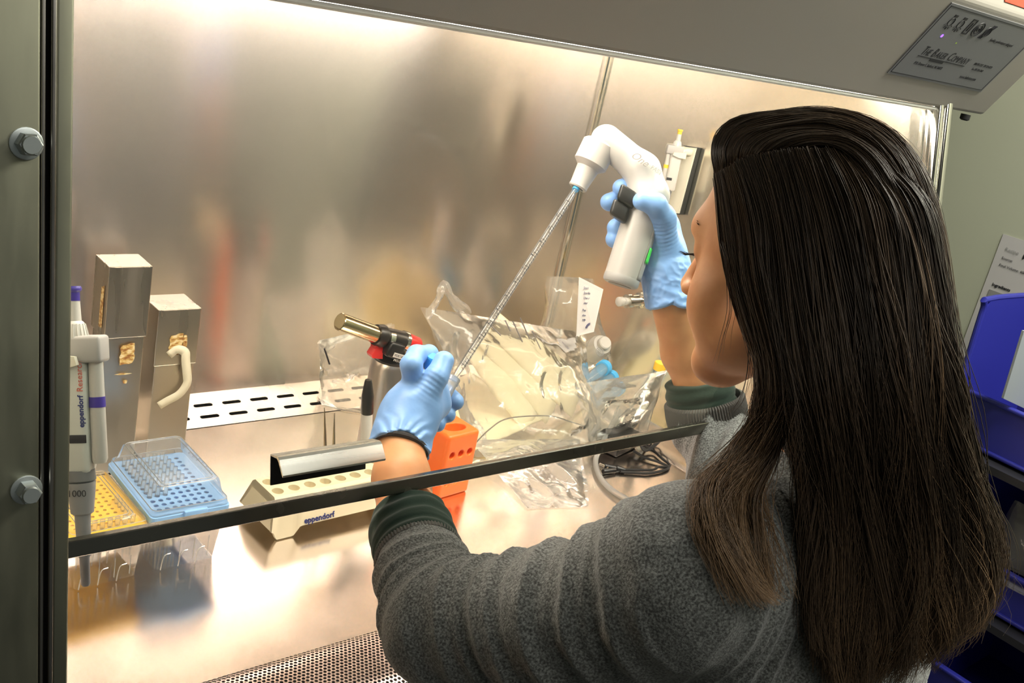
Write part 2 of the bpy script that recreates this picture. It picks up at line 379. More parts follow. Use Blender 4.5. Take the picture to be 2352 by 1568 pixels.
# ================================================================== LAB ROOM
def struct(name,mb,m): return tag(mb.make(name,m,None,False),kind='structure')
b=MB(); b.box((0.5,0.2,-0.93),(2.6,2.2,0.03)); struct('floor',b,M_floor)
b=MB(); b.box((2.25,0.2,0.4),(0.04,2.2,1.35)); struct('wall_right',b,M_wall)
b=MB(); b.box((0.5,2.4,0.4),(2.6,0.04,1.35)); struct('wall_back',b,M_wall)
b=MB(); b.box((-2.1,0.2,0.4),(0.04,2.2,1.35)); struct('wall_left',b,mat('wall_paint_left',(0.25,0.24,0.2),0.8))
b=MB(); b.box((0.5,0.2,1.8),(2.6,2.2,0.03)); struct('ceiling',b,mat('ceiling_paint',(0.3,0.3,0.28),0.8))
# ================================================================== SAFETY CABINET
XL,XR,YB=0.262,1.59,1.57
def ysash(z): return 0.83-0.245*(0.77-z)
SD=unit((0,0.245,1)); SN=unit((0,-1,0.245))     # along the slanted sash, outward normal
cab=thing('biosafety_cabinet','large stainless steel safety cabinet with sloping glass sash and perforated grilles','cabinet',(0.92,1.1,-0.9))
b=MB(); b.box((0.92,1.18,-0.01),(0.70,0.305,0.01)); b.box((0.92,0.70,-0.012),(0.70,0.075,0.012),None,0.006); b.box((0.92,1.53,-0.04),(0.70,0.05,0.02)); b.make('worktop',M_top,cab)
b=MB(); b.box((0.92,YB+0.01,0.40),(0.70,0.01,0.42)); b.make('back_panel',M_back,cab)
for sx_ in (XR,XL-0.040):
    b=MB(); b.prism([V(sx_,ysash(0)+0.02,0.0),V(sx_,YB,0.0),V(sx_,YB,0.80),V(sx_,ysash(0.80)+0.02,0.80)],(0.015,0,0)); b.make('side_panel',M_side,cab,False)
b=MB(); b.tube([(XR-0.004,YB-0.004,0.03),(XR-0.004,YB-0.004,0.80)],0.006,10); b.make('corner_seam',M_chrome,cab)
# coved ledge along the right side wall
b=MB(); b.prism([(XR,0.9,0.0),(XR-0.055,0.9,0.0),(XR-0.05,0.9,0.006),(XR-0.004,0.9,0.03),(XR,0.9,0.03)],(0,YB-0.9,0)); b.make('side_ledge',M_top,cab)
# rear slotted exhaust strip
def slot(q):
    a,r=0.0135,0.0042; c,s_=math.cos(q),math.sin(q); return ((a if c>0 else -a)+r*c,r*s_)
y0,y1,z1=1.482,YB,0.022; L=math.hypot(y1-y0,z1); ey=unit((0,y1-y0,z1)); ex=V(1,0,0)
b=MB(); n_=0
vs,fs=perf(V(XL-0.02,y0,0.001)+ey*0.010,ex,ey,XR-XL+0.02,2*0.031+0.0001,0.054,0.031,slot,False,24); b.add(vs,fs)
b.add([V(XL-0.02,y0,0.001),V(XR,y0,0.001),V(XR,y0,0.001)+ey*0.01,V(XL-0.02,y0,0.001)+ey*0.01],[(0,1,2,3)])
q=V(XL-0.02,y0,0.001)+ey*(0.010+0.062); q2=V(XR,0,0)-V(XL-0.02,0,0); b.add([q,q+q2,q+q2+ey*(L-0.072),q+ey*(L-0.072)],[(0,1,2,3)])
b.make('exhaust_strip',M_chrome and steel('strip_steel',(0.80,0.76,0.70),0.25,(8,8,8)),cab,False)
b=MB(); b.box((0.92,1.53,-0.012),(0.68,0.045,0.004)); b.make('strip_void_shade',M_dark,cab)  # near-black slab, the dark below the slots put into its colour
# front perforated grille (raised rounded strip)
rr=0.0021; vs=[];fs=[]; pitch=0.0058; rowh=pitch*0.866; GX0,GX1=0.42,1.45; GY0,GY1=0.775,0.878
def gz(y): 
    t=(y-GY0)/(GY1-GY0); return 0.004+0.006*(1-(2*t-1)**4)
nyr=int((GY1-GY0)/rowh); nxr=int((GX1-GX0)/pitch)
for j in range(nyr):
    for i in range(nxr):
        cx=GX0+(i+0.5*(j%2))*pitch; cy=GY0+(j+0.5)*rowh; b0=len(vs)
        for k in range(12):
            q=math.pi*2*k/12; s_=pitch/math.sqrt(3) if k%2 else pitch/2
            q+=0; x,y=cx+math.cos(q)*s_,cy+math.sin(q)*s_; vs.append((x,y,gz(min(max(y,GY0),GY1))))
        for k in range(12):
            q=math.pi*2*k/12; x,y=cx+math.cos(q)*rr,cy+math.sin(q)*rr; vs.append((x,y,gz(min(max(y,GY0),GY1))))
        for k in range(12):
            q=math.pi*2*k/12; x,y=cx+math.cos(q)*rr,cy+math.sin(q)*rr; vs.append((x,y,gz(min(max(y,GY0),GY1))-0.0012))
        for k in range(12):
            k2=(k+1)%12; fs.append((b0+k,b0+k2,b0+12+k2,b0+12+k)); fs.append((b0+12+k,b0+12+k2,b0+24+k2,b0+24+k))
mesh('front_grille',vs,fs,steel('grille_steel',(0.68,0.58,0.54),0.3,(8,8,8)),cab,False)
b=MB(); b.box((0.935,(GY0+GY1)/2,-0.010),(0.52,(GY1-GY0)/2,0.004)); b.make('grille_void_shade',M_dark,cab)  # black sheet under the holes, painted as the shade of the void
b=MB()
b.box(((XL-0.03+GX0)/2,(GY0+GY1)/2,-0.004),((GX0-XL+0.03)/2,(GY1-GY0)/2,0.006)); b.make('grille_end_plate',M_top,cab); b=MB(); b.box(((XR+GX1)/2,(GY0+GY1)/2,-0.004),((XR-GX1)/2,(GY1-GY0)/2,0.006)); b.make('grille_end_plate',M_top,cab)
b=MB(); b.box((0.92,0.70,-0.46),(0.73,0.06,0.43)); b.box((0.92,1.2,-0.06),(0.73,0.42,0.03)); b.make('base_front',M_hood,cab)
# slanted left frame post with track
def slab(b,x0,x1,o0,o1,z0,z1,ch=0.0):
    """box between x0..x1 and offsets o0..o1 in front of sash plane, following slope"""
    c=V((x0+x1)/2,ysash((z0+z1)/2),(z0+z1)/2)+SN*((o0+o1)/2); b.box(c,((x1-x0)/2,(z1-z0)/2/SD[2],abs(o1-o0)/2),[V(1,0,0),SD,SN],ch)
def slabL(b,x0,x1,o0,o1,z0,z1,ch=0.0):
    yl=lambda z: 0.722+0.15*(z-0.33); D_=unit((0,0.15,1)); N_=unit((0,-1,0.15))
    c=V((x0+x1)/2,yl((z0+z1)/2),(z0+z1)/2)+N_*((o0+o1)/2); b.box(c,((x1-x0)/2,(z1-z0)/2/D_[2],abs(o1-o0)/2),[V(1,0,0),D_,N_],ch)
b=MB(); slabL(b,0.10,0.2275,-0.02,0.012,-0.03,0.80,0.002); b.make('frame_post',M_frame,cab)
b=MB(); slabL(b,0.2285,0.2315,-0.02,0.010,-0.03,0.80,0.001); slabL(b,0.2345,0.2385,-0.02,0.012,-0.03,0.80,0.0015); b.make('sash_track',steel('track_steel',(0.32,0.30,0.28),0.35,(60,60,4)),cab)
b=MB(); slabL(b,0.2275,0.2345,-0.02,0.001,-0.03,0.80); b.make('track_groove',M_rub,cab)
b=MB(); slabL(b,0.2385,0.2505,-0.02,0.010,-0.03,0.80,0.002); b.make('frame_post',M_frame,cab)
for (zz,px,py) in ((0.636,62,330),(0.378,62,1126)):
    N_=unit((0,-1,0.15)); c=onplane(px,py,V(0,0.722,0.33)+N_*0.014,N_)
    b=MB(); b.lathe(c-N_*0.004,c+N_*0.02,[(0,0.0115),(0.003,0.0115),(0.0035,0.0105)],24); b.lathe(c-N_*0.001,c+N_*0.02,[(0,0.0085),(0.010,0.0085),(0.0112,0.0075)],6); b.lathe(c+N_*0.010,c+N_*0.02,[(0,0.0068),(0.0022,0.006)],20)
    b.make('frame_bolt',mat('zinc_bolt',(0.6,0.65,0.65),0.4,0.85),cab,True,30)
# right post: bright vertical trims
b=MB(); slab(b,XR,XR+0.012,-0.02,0.006,-0.03,0.79,0.004); slab(b,XR+0.016,XR+0.034,-0.02,0.010,-0.03,0.79,0.005); b.make('right_post',M_chrome,cab)
b=MB(); slab(b,XR+0.012,XR+0.016,-0.02,0.0,-0.03,0.79); b.make('right_gasket',M_rub,cab)
b=MB(); b.prism([V(XR+0.034,ysash(0)+0.03,0.0),V(XR+0.034,YB,0.0),V(XR+0.034,YB,0.80),V(XR+0.034,ysash(0.8)+0.03,0.80)],(0.008,0,0)); b.make('outer_side_panel',M_wall,cab,False)
# hood: front control panel overhanging toward user
HX0,HX1=0.2505,1.745
t30=math.radians(30); HD=V(0,-math.sin(t30),math.cos(t30)); HN=V(0,-math.cos(t30),-math.sin(t30))
p0=V(0,0.828,0.768); pA=p0; pB=p0+HD*0.175; pC=pB+V(0,0.02,0.06)
b=MB(); prof=[pA,pB,pC,pC+V(0,0.1,0.2),V(0,1.58,0.90+0.2),V(0,1.58,0.86),V(0,0.86,0.86),V(0,0.845,0.772)]
b.prism([V(HX0,p[1],p[2]) for p in prof],(HX1-HX0,0,0)); 
ho=b.make('hood_panel',M_hood,cab,False)
bv=ho.modifiers.new('bevel','BEVEL'); bv.width=0.006; bv.segments=3; bv.limit_method='ANGLE'; bv.angle_limit=math.radians(20)
b=MB(); b.box((0.925,0.846,0.7665),(0.675,0.016,0.0022),None,0.001); b.tube([(0.2505,0.8335,0.7655),(1.60,0.8335,0.7655)],0.0030,12); b.make('hood_flange',mat('flange_lit_white',(0.85,0.83,0.78),0.25,0.0),cab)  # edge tube added in white, its colour stands for the lamp-lit bright line
b=MB(); b.box((0.92,1.20,0.815),(0.69,0.385,0.008)); b.make('top_panel',M_side,cab)
b=MB(); b.tube([(0.32,0.93,0.795),(1.54,0.93,0.795)],0.014,16); b.make('fluorescent_tube',M_lamp,cab)
b=MB(); b.tube([(0.32,0.99,0.795),(1.54,0.99,0.795)],0.014,16); b.make('fluorescent_tube',M_lamp,cab)
c=onplane(2215,262,p0+V(0,0.02,0),V(0,0,1)); b=MB(); b.lathe((1.70,0.835,0.765),(1.70,0.835,0.7),[(0,0.008),(0.008,0.008),(0.010,0.005)],16); b.make('hood_foot',M_rub,cab)
# control label plate
def hp(px,py,off=0.0015): return onplane(px,py,p0+HN*off,HN)
lab_x0,lab_x1=1.372,1.662
def hl(x,t,off=0.001): return V(x,0,0)+V(0,p0[1],p0[2])+HD*t+HN*off
b=MB(); b.box(hl((lab_x0+lab_x1)/2,0.104,0.0),((lab_x1-lab_x0)/2,0.061,0.0016),[V(1,0,0),HD,HN]); plate=b.make('label_plate',M_panel,cab)
b=MB()
for (x0,x1,t0,t1) in ((lab_x0+.004,lab_x1-.004,.0465,.0475),(lab_x0+.004,lab_x1-.004,.1605,.1615),(lab_x0+.004,lab_x0+.005,.0465,.1615),(lab_x1-.005,lab_x1-.004,.0465,.1615)):
    b.box(hl((x0+x1)/2,(t0+t1)/2,0.0017),((x1-x0)/2,(t1-t0)/2,0.0003),[V(1,0,0),HD,HN])
b.make('plate_border',M_ink,plate)
EX=V(1,0,0)
def ht(s,size,x,t,**k): return text(s,size,hl(x,t,0.0019),EX,HD,M_ink,plate,'plate_lettering',**k)
ht('T',0.021,1.405,0.083,shear=0.15,sx=.8); ht('HE',0.0155,1.414,0.083,shear=0.15,sx=.8); ht('B',0.021,1.435,0.083,shear=0.15,sx=.8); ht('AKER',0.0155,1.446,0.083,shear=0.15,sx=.8); ht('C',0.021,1.482,0.083,shear=0.15,sx=.8); ht('OMPANY',0.0155,1.494,0.083,shear=0.15,sx=.8)
b=MB(); b.box(hl(1.475,0.080,0.0017),(0.07,0.0006,0.0003),[EX,HD,HN]); b.box(hl(1.462,0.0775,0.0017),(0.020,0.002,0.0003),[EX,HD,HN]); b.make('plate_rule',M_ink,plate)
ht('161 Gatehouse Rd, Sanford, ME 04073'.replace('161 Gatehouse Rd','P.O. Drawer E'),0.0072,1.412,0.066,sx=.8); ht('800-992-2537  207-324-8773',0.0062,1.565,0.086,sx=.8); ht('Fax 207-324-3869',0.0062,1.572,0.077,sx=.8); ht('www.bakerco.com',0.0085,1.560,0.060,sx=.8); ht('Sterility performance safeguard',0.0075,1.545,0.128,sx=.8)
b=MB()
for i,xc in enumerate((1.409,1.436)):
    b.tube([hl(xc+0.0065*math.cos(a),0.140+0.0065*math.sin(a),0.002) for a in np.linspace(0,2*math.pi,17)],0.0006,5); b.box(hl(xc,0.1495,0.002),(0.0045,0.002,0.0003),[EX,HD,HN])
    for a in np.linspace(-2.6,-0.55,5): b.tube([hl(xc+0.009*math.cos(a),0.140+0.009*math.sin(a),0.002),hl(xc+0.013*math.cos(a),0.140+0.013*math.sin(a),0.002)],0.0005,5)
for (x0,x1,t0,t1) in ((1.458,1.470,.128,.130),(1.458,1.470,.151,.153),(1.457,1.4588,.128,.153),(1.4692,1.471,.128,.153),(1.4625,1.4655,.133,.147)): b.box(hl((x0+x1)/2,(t0+t1)/2,0.002),((x1-x0)/2,(t1-t0)/2,0.0003),[EX,HD,HN])
for rr_ in (0.0115,0.007,0.003): b.tube([hl(1.490+rr_*math.cos(a),0.140+rr_*math.sin(a),0.002) for a in np.linspace(0,2*math.pi,19)],0.0007,5)
b.tube([hl(1.519+0.008*math.cos(a),0.140+0.008*math.sin(a),0.002) for a in np.linspace(0,2*math.pi,19)],0.0007,5)
for d_ in (-0.004,0,0.004): b.tube([hl(1.511+d_,0.128,0.002),hl(1.527+d_,0.152,0.002)],0.0007,5)
b.make('plate_symbols',M_ink,plate)
b=MB(); b.lathe(hl(1.418,0.117,0.0015),hl(1.418,0.117,0.01),[(0,0.0028),(0.0006,0.0024)],14); b.make('indicator_light',emit('violet_led',(0.25,0.1,1.0),3),plate)
b=MB(); b.lathe(hl(1.468,0.112,0.0015),hl(1.468,0.112,0.01),[(0,0.0014),(0.0006,0.0012)],10); b.make('indicator_light',emit('green_led',(0.5,0.7,0.1),0.5),plate)
n2=unit(np.cross(V(1,0,0),pC-pB)); u2=unit(pC-pB); q0=onplane(2306,4,pB-n2*0.0,n2); q0=q0-(n2 if n2@(EYE-q0)<0 else -n2)*0.0012
x1_=HX1-0.008; st=MB(); st.prism([q0,V(x1_,q0[1],q0[2]),V(x1_,q0[1],q0[2])+u2*0.03,q0+u2*0.03],(n2 if n2@(EYE-q0)>0 else -n2)*0.0005); st.make('warning_sticker',mat('orange_sticker',(0.95,0.06,0.02),0.5),cab,False)
# sash: glass, dark bottom strip, handle
SX0,SX1=0.240,XR-0.001
b=MB(); slab(b,SX0,SX1,-0.006,-0.001,0.330,0.80); sash=b.make('sash',M_glass,cab,False)
b=MB(); slab(b,SX0,SX1,-0.008,0.002,0.3185,0.3325,0.0012); b.make('sash_edge_strip',M_gray,sash,False)
ha=onplane(620,1112,V(0,0.83,0.77),SN); hb=onplane(838,1078,V(0,0.83,0.77),SN)
zb=(ha[2]+hb[2])/2; zt=onplane(622,1045,V(0,0.83,0.77),SN)[2]+0.001; hx0,hx1=ha[0],hb[0]
b=MB(); slab(b,hx0,hx1,0.0,0.0015,zb,zt,0.0004); b.make('handle_backplate',M_rub,sash)
# bent lip: from top of plate outwards then down
prof=[(zt,0.0),(zt+0.001,0.012),(zt+0.0005,0.0145),(zt-0.0015,0.017),(zt-0.014,0.024),(zt-0.016,0.0232),(zt-0.0035,0.0155),(zt-0.0012,0.0125),(zt-0.0012,0.0)]
b=MB(); b.prism([V(hx0,ysash(z),z)+SN*o for z,o in prof],(hx1-hx0+0.008,0,0)); b.make('sash_handle',steel('handle_steel',(0.80,0.80,0.74),0.28,(3,60,60)),sash,False)
# gas valve on side wall
c=onx(1447,700,XR-0.05); c=V(XR,c[1]+0.02,c[2])
b=MB(); b.lathe(c,c-EX,[(0,0.017),(0.003,0.017),(0.004,0.012),(0.028,0.012),(0.029,0.0145),(0.040,0.0145),(0.041,0.008)],24); b.make('gas_valve',M_chrome,cab)
b=MB(); b.lathe(c-EX*0.041,c-EX,[(0,0.008),(0.006,0.008),(0.007,0.0065),(0.012,0.0065),(0.013,0.010),(0.022,0.010),(0.024,0.007)],20); b.make('valve_nozzle',M_white,cab)
# ================================================================== THINGS ON THE WORKTOP
# --- sterilising canisters
def steel_stain(name):
    m=steel(name,(0.58,0.53,0.47),0.26,(30,30,3)); return m
M_gold=mat('old_tape_residue',(0.55,0.33,0.10),0.4); ramp(M_gold,tex(M_gold,(1,1,2),'noise',120,5),[(0.38,(0.30,0.12,0.03)),(0.5,(0.62,0.42,0.14)),(0.62,(0.8,0.68,0.42))])
M_tape=mat('masking_tape',(0.80,0.74,0.56),0.6)
def rough_patch(b,o,ex,ez,n,w,h,seed,e=0.0006):
    r=random.Random(seed); k=18; pts=[]
    for i in range(k):
        a=2*math.pi*i/k; c_,s_=math.cos(a),math.sin(a); m=min(w/2/max(abs(c_),1e-3),h/2/max(abs(s_),1e-3))*(0.82+0.25*r.random()); pts.append(o+ex*c_*m+ez*s_*m+n*e)
    b.prism(pts,n*0.0003)
def canister(name,lab,tl,tr,br,bl,ztop,zsplit,patches,tape=False):
    """top face px corners back-left, back-right, front-right, front-left at height ztop"""
    P=[onz(*p,ztop) for p in (tl,tr,br,bl)]
    fl,fr=P[3],P[2]; ex=unit(fr-fl); wd=np.linalg.norm((fr-fl)+(P[1]-P[0]))/2; dp=np.linalg.norm((P[0]-P[3])+(P[1]-P[2]))/2
    ey_=unit(np.cross([0,0,1.],ex)); c0=(sum(P)/4); ez=V(0,0,1)
    o=thing(name,lab,'sterilising canister',(c0[0],c0[1],0),'upright steel pipette canisters')
    w2,d2=wd/2,min(dp,wd*1.15)/2; c0=c0.copy(); c0[2]=0
    lo=V(c0[0],c0[1],0)
    b=MB(); b.box(lo+ez*(zsplit/2+0.001),(w2-0.0025,d2-0.0025,zsplit/2-0.001),[ex,ey_,ez],0.0012); b.make('canister_body',M_steel,o,False)
    b=MB(); b.box(lo+ez*((ztop+zsplit)/2),(w2,d2,(ztop-zsplit)/2),[ex,ey_,ez],0.0014); lid=b.make('canister_lid',M_steel,o,False)
    b=MB(); F=lo-ey_*(d2+0.0002)
    b.prism([F+ex*(-w2+0.008)+ez*(ztop-0.001),F+ex*(-w2+0.014)+ez*(ztop-0.011),F+ex*(w2-0.012)+ez*(ztop-0.011),F+ex*(w2-0.004)+ez*(ztop-0.001)],-ey_*0.0006); b.make('lid_seam_fold',M_steel,lid,False)
    for i,(fx,z,w_,h_,face) in enumerate(patches):
        b=MB()
        if face=='f': rough_patch(b,F+ex*fx+ez*z,ex,ez,-ey_,w_,h_,i+3)
        else: rough_patch(b,lo-ex*(w2+0.0002)+ey_*fx+ez*z,ey_,ez,-ex,w_,h_,i+3)
        b.make('tape_residue',M_gold,o,False)
    if tape:
        pts=[F+ex*a+ez*z-ey_*e for a,z,e in ((-0.012,0.188,0.001),(0.0,0.197,0.002),(0.012,0.192,0.004),(0.014,0.178,0.005),(0.018,0.155,0.006),(0.020,0.140,0.005),(0.010,0.122,0.004),(-0.008,0.112,0.003),(-0.020,0.104,0.001))]
        pts=spline(pts,30); b=MB(); G=[]
        for i,p in enumerate(pts):
            tt=unit(pts[min(i+1,29)]-pts[max(i-1,0)]); sd=unit(np.cross(tt,-ey_)); G.append([p-sd*0.007,p+sd*0.007])
        b.grid(G); t_=b.make('masking_tape',M_tape,o); t_.modifiers.new('s','SOLIDIFY').thickness=0.0004
    return o
canister('sterilising_canister','taller steel canister at the back left with gold tape residue on its side',(218,583),(318,583),(353,611),(252,613),0.335,0.225,[(0.004,0.20,0.022,0.034,'f'),(0.0,0.168,0.03,0.003,'f'),(0.004,0.155,0.006,0.006,'f'),(-0.012,0.27,0.012,0.07,'l')])
canister('sterilising_canister','shorter steel canister in front with a peeling strip of masking tape',(321,679),(420,673),(466,707),(371,712),0.262,0.170,[(-0.002,0.205,0.022,0.036,'f'),(0.012,0.208,0.007,0.026,'f')],True)
# --- tip boxes
def tipbox(name,lab,bl,br,ang_d,wid,dep,h,rackm,lid,hole_rows,front_tips,notch):
    """bl, br: px of bottom front corners on the worktop"""
    A,B=onz(*bl),onz(*br); ex=unit(B-A); ang=math.atan2(ex[1],ex[0]); ey_=V(-ex[1],ex[0],0); ez=V(0,0,1)
    c=(A+B)/2+ey_*dep/2; c[2]=0
    o=thing(name,lab,'tip box',c)
    w0=np.linalg.norm(B-A)/2; w1=wid/2; d0=dep/2; d1=dep/2+0.004; n_=10
    def ringv(w_,d_,z,r=0.008,off=V(0,0,0)):
        out=[]
        for sx,sy,a0 in((1,1,0),(-1,1,90),(-1,-1,180),(1,-1,270)):
            for k in range(5):
                a=math.radians(a0+90*k/4); out.append(c+off+ex*(sx*(w_-r)+r*math.cos(a))+ey_*(sy*(d_-r)+r*math.sin(a))+ez*z)
        return out
    def shell(rings,name,m,cap0=True,cap1=False,par=o,th=0.0012):
        b=MB(); n=20; vs=[v for r in rings for v in r]; fs=[]
        for i in range(len(rings)-1):
            for k in range(n): fs.append((i*n+k,i*n+(k+1)%n,(i+1)*n+(k+1)%n,(i+1)*n+k))
        if cap0: fs.append(tuple(range(n))[::-1])
        if cap1: fs.append(tuple((len(rings)-1)*n+k for k in range(n)))
        b.add(vs,fs); ob=b.make(name,m,par,True,30)
        if th and False: md=ob.modifiers.new('s','SOLIDIFY'); md.thickness=th; md.offset=-1
        return ob
    shell([ringv(w0,d0,0.001,0.006),ringv(w0+(w1-w0)*0.5,(d0+d1)/2,h*0.5),ringv(w1,d1,h)],'box_base',M_clear)
    # rack plate with holes
    HR=0.0034 if rackm is M_blue else 0.0024; nx,ny=8,12; cw=2*(w1-0.010)/nx; chh=2*(d1-0.010)/ny
    org=c-ex*(w1-0.010)-ey_*(d1-0.010)+ez*(h+0.004)
    b=MB(); vs,fs=perf(org,ex,ey_,nx*cw+1e-6,ny*chh+1e-6,cw,chh,lambda q:(HR*math.cos(q),HR*math.sin(q)),False,16); b.add(vs,fs)
    R0=ringv(w1+0.002,d1+0.002,h-0.006,0.007); R1=ringv(w1+0.002,d1+0.002,h+0.003,0.007); R2=ringv(w1-0.001,d1-0.001,h+0.004,0.006)
    rect=[]
    for sx,sy in((1,1),(-1,1),(-1,-1),(1,-1)):
        rect+= [c+ex*sx*(w1-0.010)+ey_*sy*(d1-0.010)+ez*(h+0.004)]*5
    vs=[v for r in (R0,R1,R2,rect) for v in r]; fs=[]
    for i in range(3):
        for k in range(20): fs.append((i*20+k,i*20+(k+1)%20,(i+1)*20+(k+1)%20,(i+1)*20+k))
    b.add(vs,fs)
    rk=b.make('tip_rack',rackm,o,False)
    b=MB(); b.box(c+ez*(h-0.004),(w1-0.006,d1-0.006,0.0015),[ex,ey_,ez]); b.make('rack_underside',rackm,rk,False)
    # moulded arches in the front wall of the base
    b=MB()
    for k in (-1,0,1):
        pts=[c-ey_*(d0+0.003)+ex*(k*0.024+a)+ez*z for a,z in ((-0.011,0.002),(-0.009,0.018),(-0.006,0.024),(0.001,0.025))]; b.tube(spline(pts,12),0.0008,6)
        pts=[c-ey_*(d0+0.002)+ex*(k*0.02+0.01)+ez*z for z in (0.008,h*0.5)]; b.tube(pts,0.0006,5)
    b.make('moulded_rib',film('rib_plastic',(0.97,0.97,0.96),0.3,gloss=0.1),o)
    if lid:
        zL=h+0.004; H2=lid
        lo_=shell([ringv(w1+0.001,d1+0.001,zL),ringv(w1-0.001,d1-0.001,zL+0.008),ringv(w1-0.005,d1-0.005,zL+0.009),ringv(w1-0.010,d1-0.010,zL+H2-0.003),ringv(w1-0.013,d1-0.013,zL+H2)],'box_lid',M_clear,False,True,o,0.001)
        b=MB(); b.tube([*ringv(w1-0.018,d1-0.018,zL+H2+0.0004,0.006),ringv(w1-0.018,d1-0.018,zL+H2+0.0004,0.006)[0]],0.0006,5); b.tube([*ringv(w1-0.001,d1-0.001,zL+0.008),ringv(w1-0.001,d1-0.001,zL+0.008)[0]],0.0006,5); b.tube([*ringv(w1-0.013,d1-0.013,zL+H2),ringv(w1-0.013,d1-0.013,zL+H2)[0]],0.0006,5)
        b.make('lid_rim',film('rim_plastic',(0.95,0.95,0.95),0.35,gloss=0.15),lo_)
    if notch:
        b=MB(); b.box(c-ey_*(d1+0.003)+ez*(h+0.002)+ex*0.004,(0.016,0.0025,0.005),[ex,ey_,ez],0.001); b.box(c-ey_*(d1+0.005)+ez*(h-0.003)+ex*0.004,(0.015,0.001,0.0012),[ex,ey_,ez]); b.make('latch',rackm,o)
    # tips
    tips=[]
    base=None
    for j in range(ny):
        for i in range(nx):
            if not hole_rows(i,j): continue
            p=org+ex*(i+0.5)*cw+ey_*(j+0.5)*chh
            if base is None:
                b=MB(); b.lathe(V(0,0,0.012),V(0,0,-1),[(0,0.0032),(0.010,0.0031),(0.012,0.0028),(0.045,0.0018),(0.066,0.0004)],12)
                base=b.make('pipette_tip',M_tip,None); t=base
            else:
                t=base.copy(); COL.objects.link(t)
            t.location=tuple(p); tag(t,front_tips,'pipette tip','tips in '+('blue' if lid and lid>0.02 else 'yellow')+' box')
    return c,ex,ey_
tipbox('pipette_tip_box','yellow topped tip box at the far left beside the grey pipette',(168,1357),(312,1322),0,0.098,0.135,0.072,M_yel,0.012,lambda i,j:j==0 or (i==7 and j<6),'translucent tip hanging in the yellow rack of the left tip box',False)
tipbox('pipette_tip_box','blue racked tip box with a raised clear lid, beside the yellow one',(355,1311),(490,1281),0,0.106,0.148,0.082,M_blue,0.035,lambda i,j:(j>=5 and i<6) or (j>=3 and i<3),'translucent tip standing in the blue rack under the clear lid',True)
# --- single pipettes (built along an axis)
def pipette(name,lab,top,bot,side,front,btn,band,body_m,scale=1.0,nose=True):
    """axis from plunger top to tip; side = lateral direction of ejector sleeve; front = visible face normal"""
    d=unit(bot-top); L=np.linalg.norm(bot-top); k=L/0.29; side=unit(side-d*(side@d)); n=np.cross(d,side); n=n if n@front>0 else -n
    o=thing(name,lab,'pipette',bot)
    pt=lambda t,s=0,q=0: top+d*t*k+side*s*k+n*q*k
    b=MB(); b.lathe(pt(0),pt(1),[(x*k,r*k) for x,r in ((0,0.0075),(0.002,0.0085),(0.004,0.0083),(0.006,0.0065),(0.014,0.0065))],28); b.make('plunger_button',btn,o)
    b=MB(); b.lathe(pt(0.013),pt(1),[(x*k,r*k) for x,r in ((0,0.0062),(0.020,0.0070),(0.021,0.0085),(0.024,0.0105),(0.036,0.0125),(0.038,0.0128))],32)
    b.make('plunger_collar',M_white,o)
    b=MB()
    for q in range(20):
        a=2*math.pi*q/20; b.tube([pt(0.036,0.0098*math.cos(a),0.0098*math.sin(a)),pt(0.049,0.0128*math.cos(a),0.0128*math.sin(a))],0.0009*k,5)
    b.make('collar_ridge',M_white,o)
    b=MB(); b.box(pt(0.060,0.004),(0.0245*k,0.013*k,0.013*k),[side,d,n],0.0035*k); b.make('pipette_head',M_lgray,o)
    b=MB(); b.box(pt(0.122,-0.004),(0.0165*k,0.058*k,0.012*k),[side,d,n],0.006*k); body=b.make('pipette_body',body_m,o)
    b=MB(); b.lathe(pt(0.068,0.019),pt(0.17,0.019),[(0,0.0068*k),(0.098*k,0.0075*k),(0.102*k,0.006*k)],24); b.make('ejector_sleeve',M_white if body_m is M_offw else body_m,o)
    b=MB(); b.lathe(pt(0.106,0.019),pt(1,0.019),[(0,0.0075*k),(0.010*k,0.0077*k)],24); b.make('colour_band',band,o)
    b=MB(); b.prism([pt(0.062,-0.03,0.013),pt(0.066,0.008,0.016),pt(0.074,0.010,0.016),pt(0.080,-0.010,0.014),pt(0.080,-0.03,0.013)],n*0.006*k); b.make('finger_rest',M_holder,o)
    b=MB(); b.box(pt(0.145,0.004,0.0122),(0.004*k,0.008*k,0.0006*k),[d,side,n],0.0005*k); b.make('volume_window',M_ink,o)
    b=MB(); b.lathe(pt(0.176,0),pt(1,0),[(x*k,r*k) for x,r in ((0,0.013),(0.010,0.014),(0.012,0.0115),(0.024,0.0112))],28); b.make('lower_collar',M_dgray,o)
    b=MB(); b.lathe(pt(0.188,0),pt(1,0),[(x*k,r*k) for x,r in ((0,0.0135),(0.012,0.0125),(0.030,0.0105),(0.032,0.0075),(0.072,0.0062),(0.074,0.0048),(0.100,0.0043),(0.102,0.003))],28); b.make('tip_cone',M_mgray,o)
    return o,pt,k,d,side,n
top,bot=at(166,657,0.985),at(197,1345,1.02)
o,pt,k,d_,sd_,n_=pipette('single_channel_pipette','large grey pipette with purple button standing by the left post, tip down',top,bot,R[:,0],-R[:,2],M_purple,M_purple,M_offw)
text('eppendorf',0.0068,pt(0.134,0.0105,0.0123),-d_,-sd_,M_navy,o,bold=0.0002); text('Research plus',0.0078,pt(0.100,0.0108,0.0123),-d_,-sd_,M_redink,o,sx=0.95)
text('1000',0.0085,pt(0.200,-0.008,0.0135),sd_,-d_,M_ink,o)
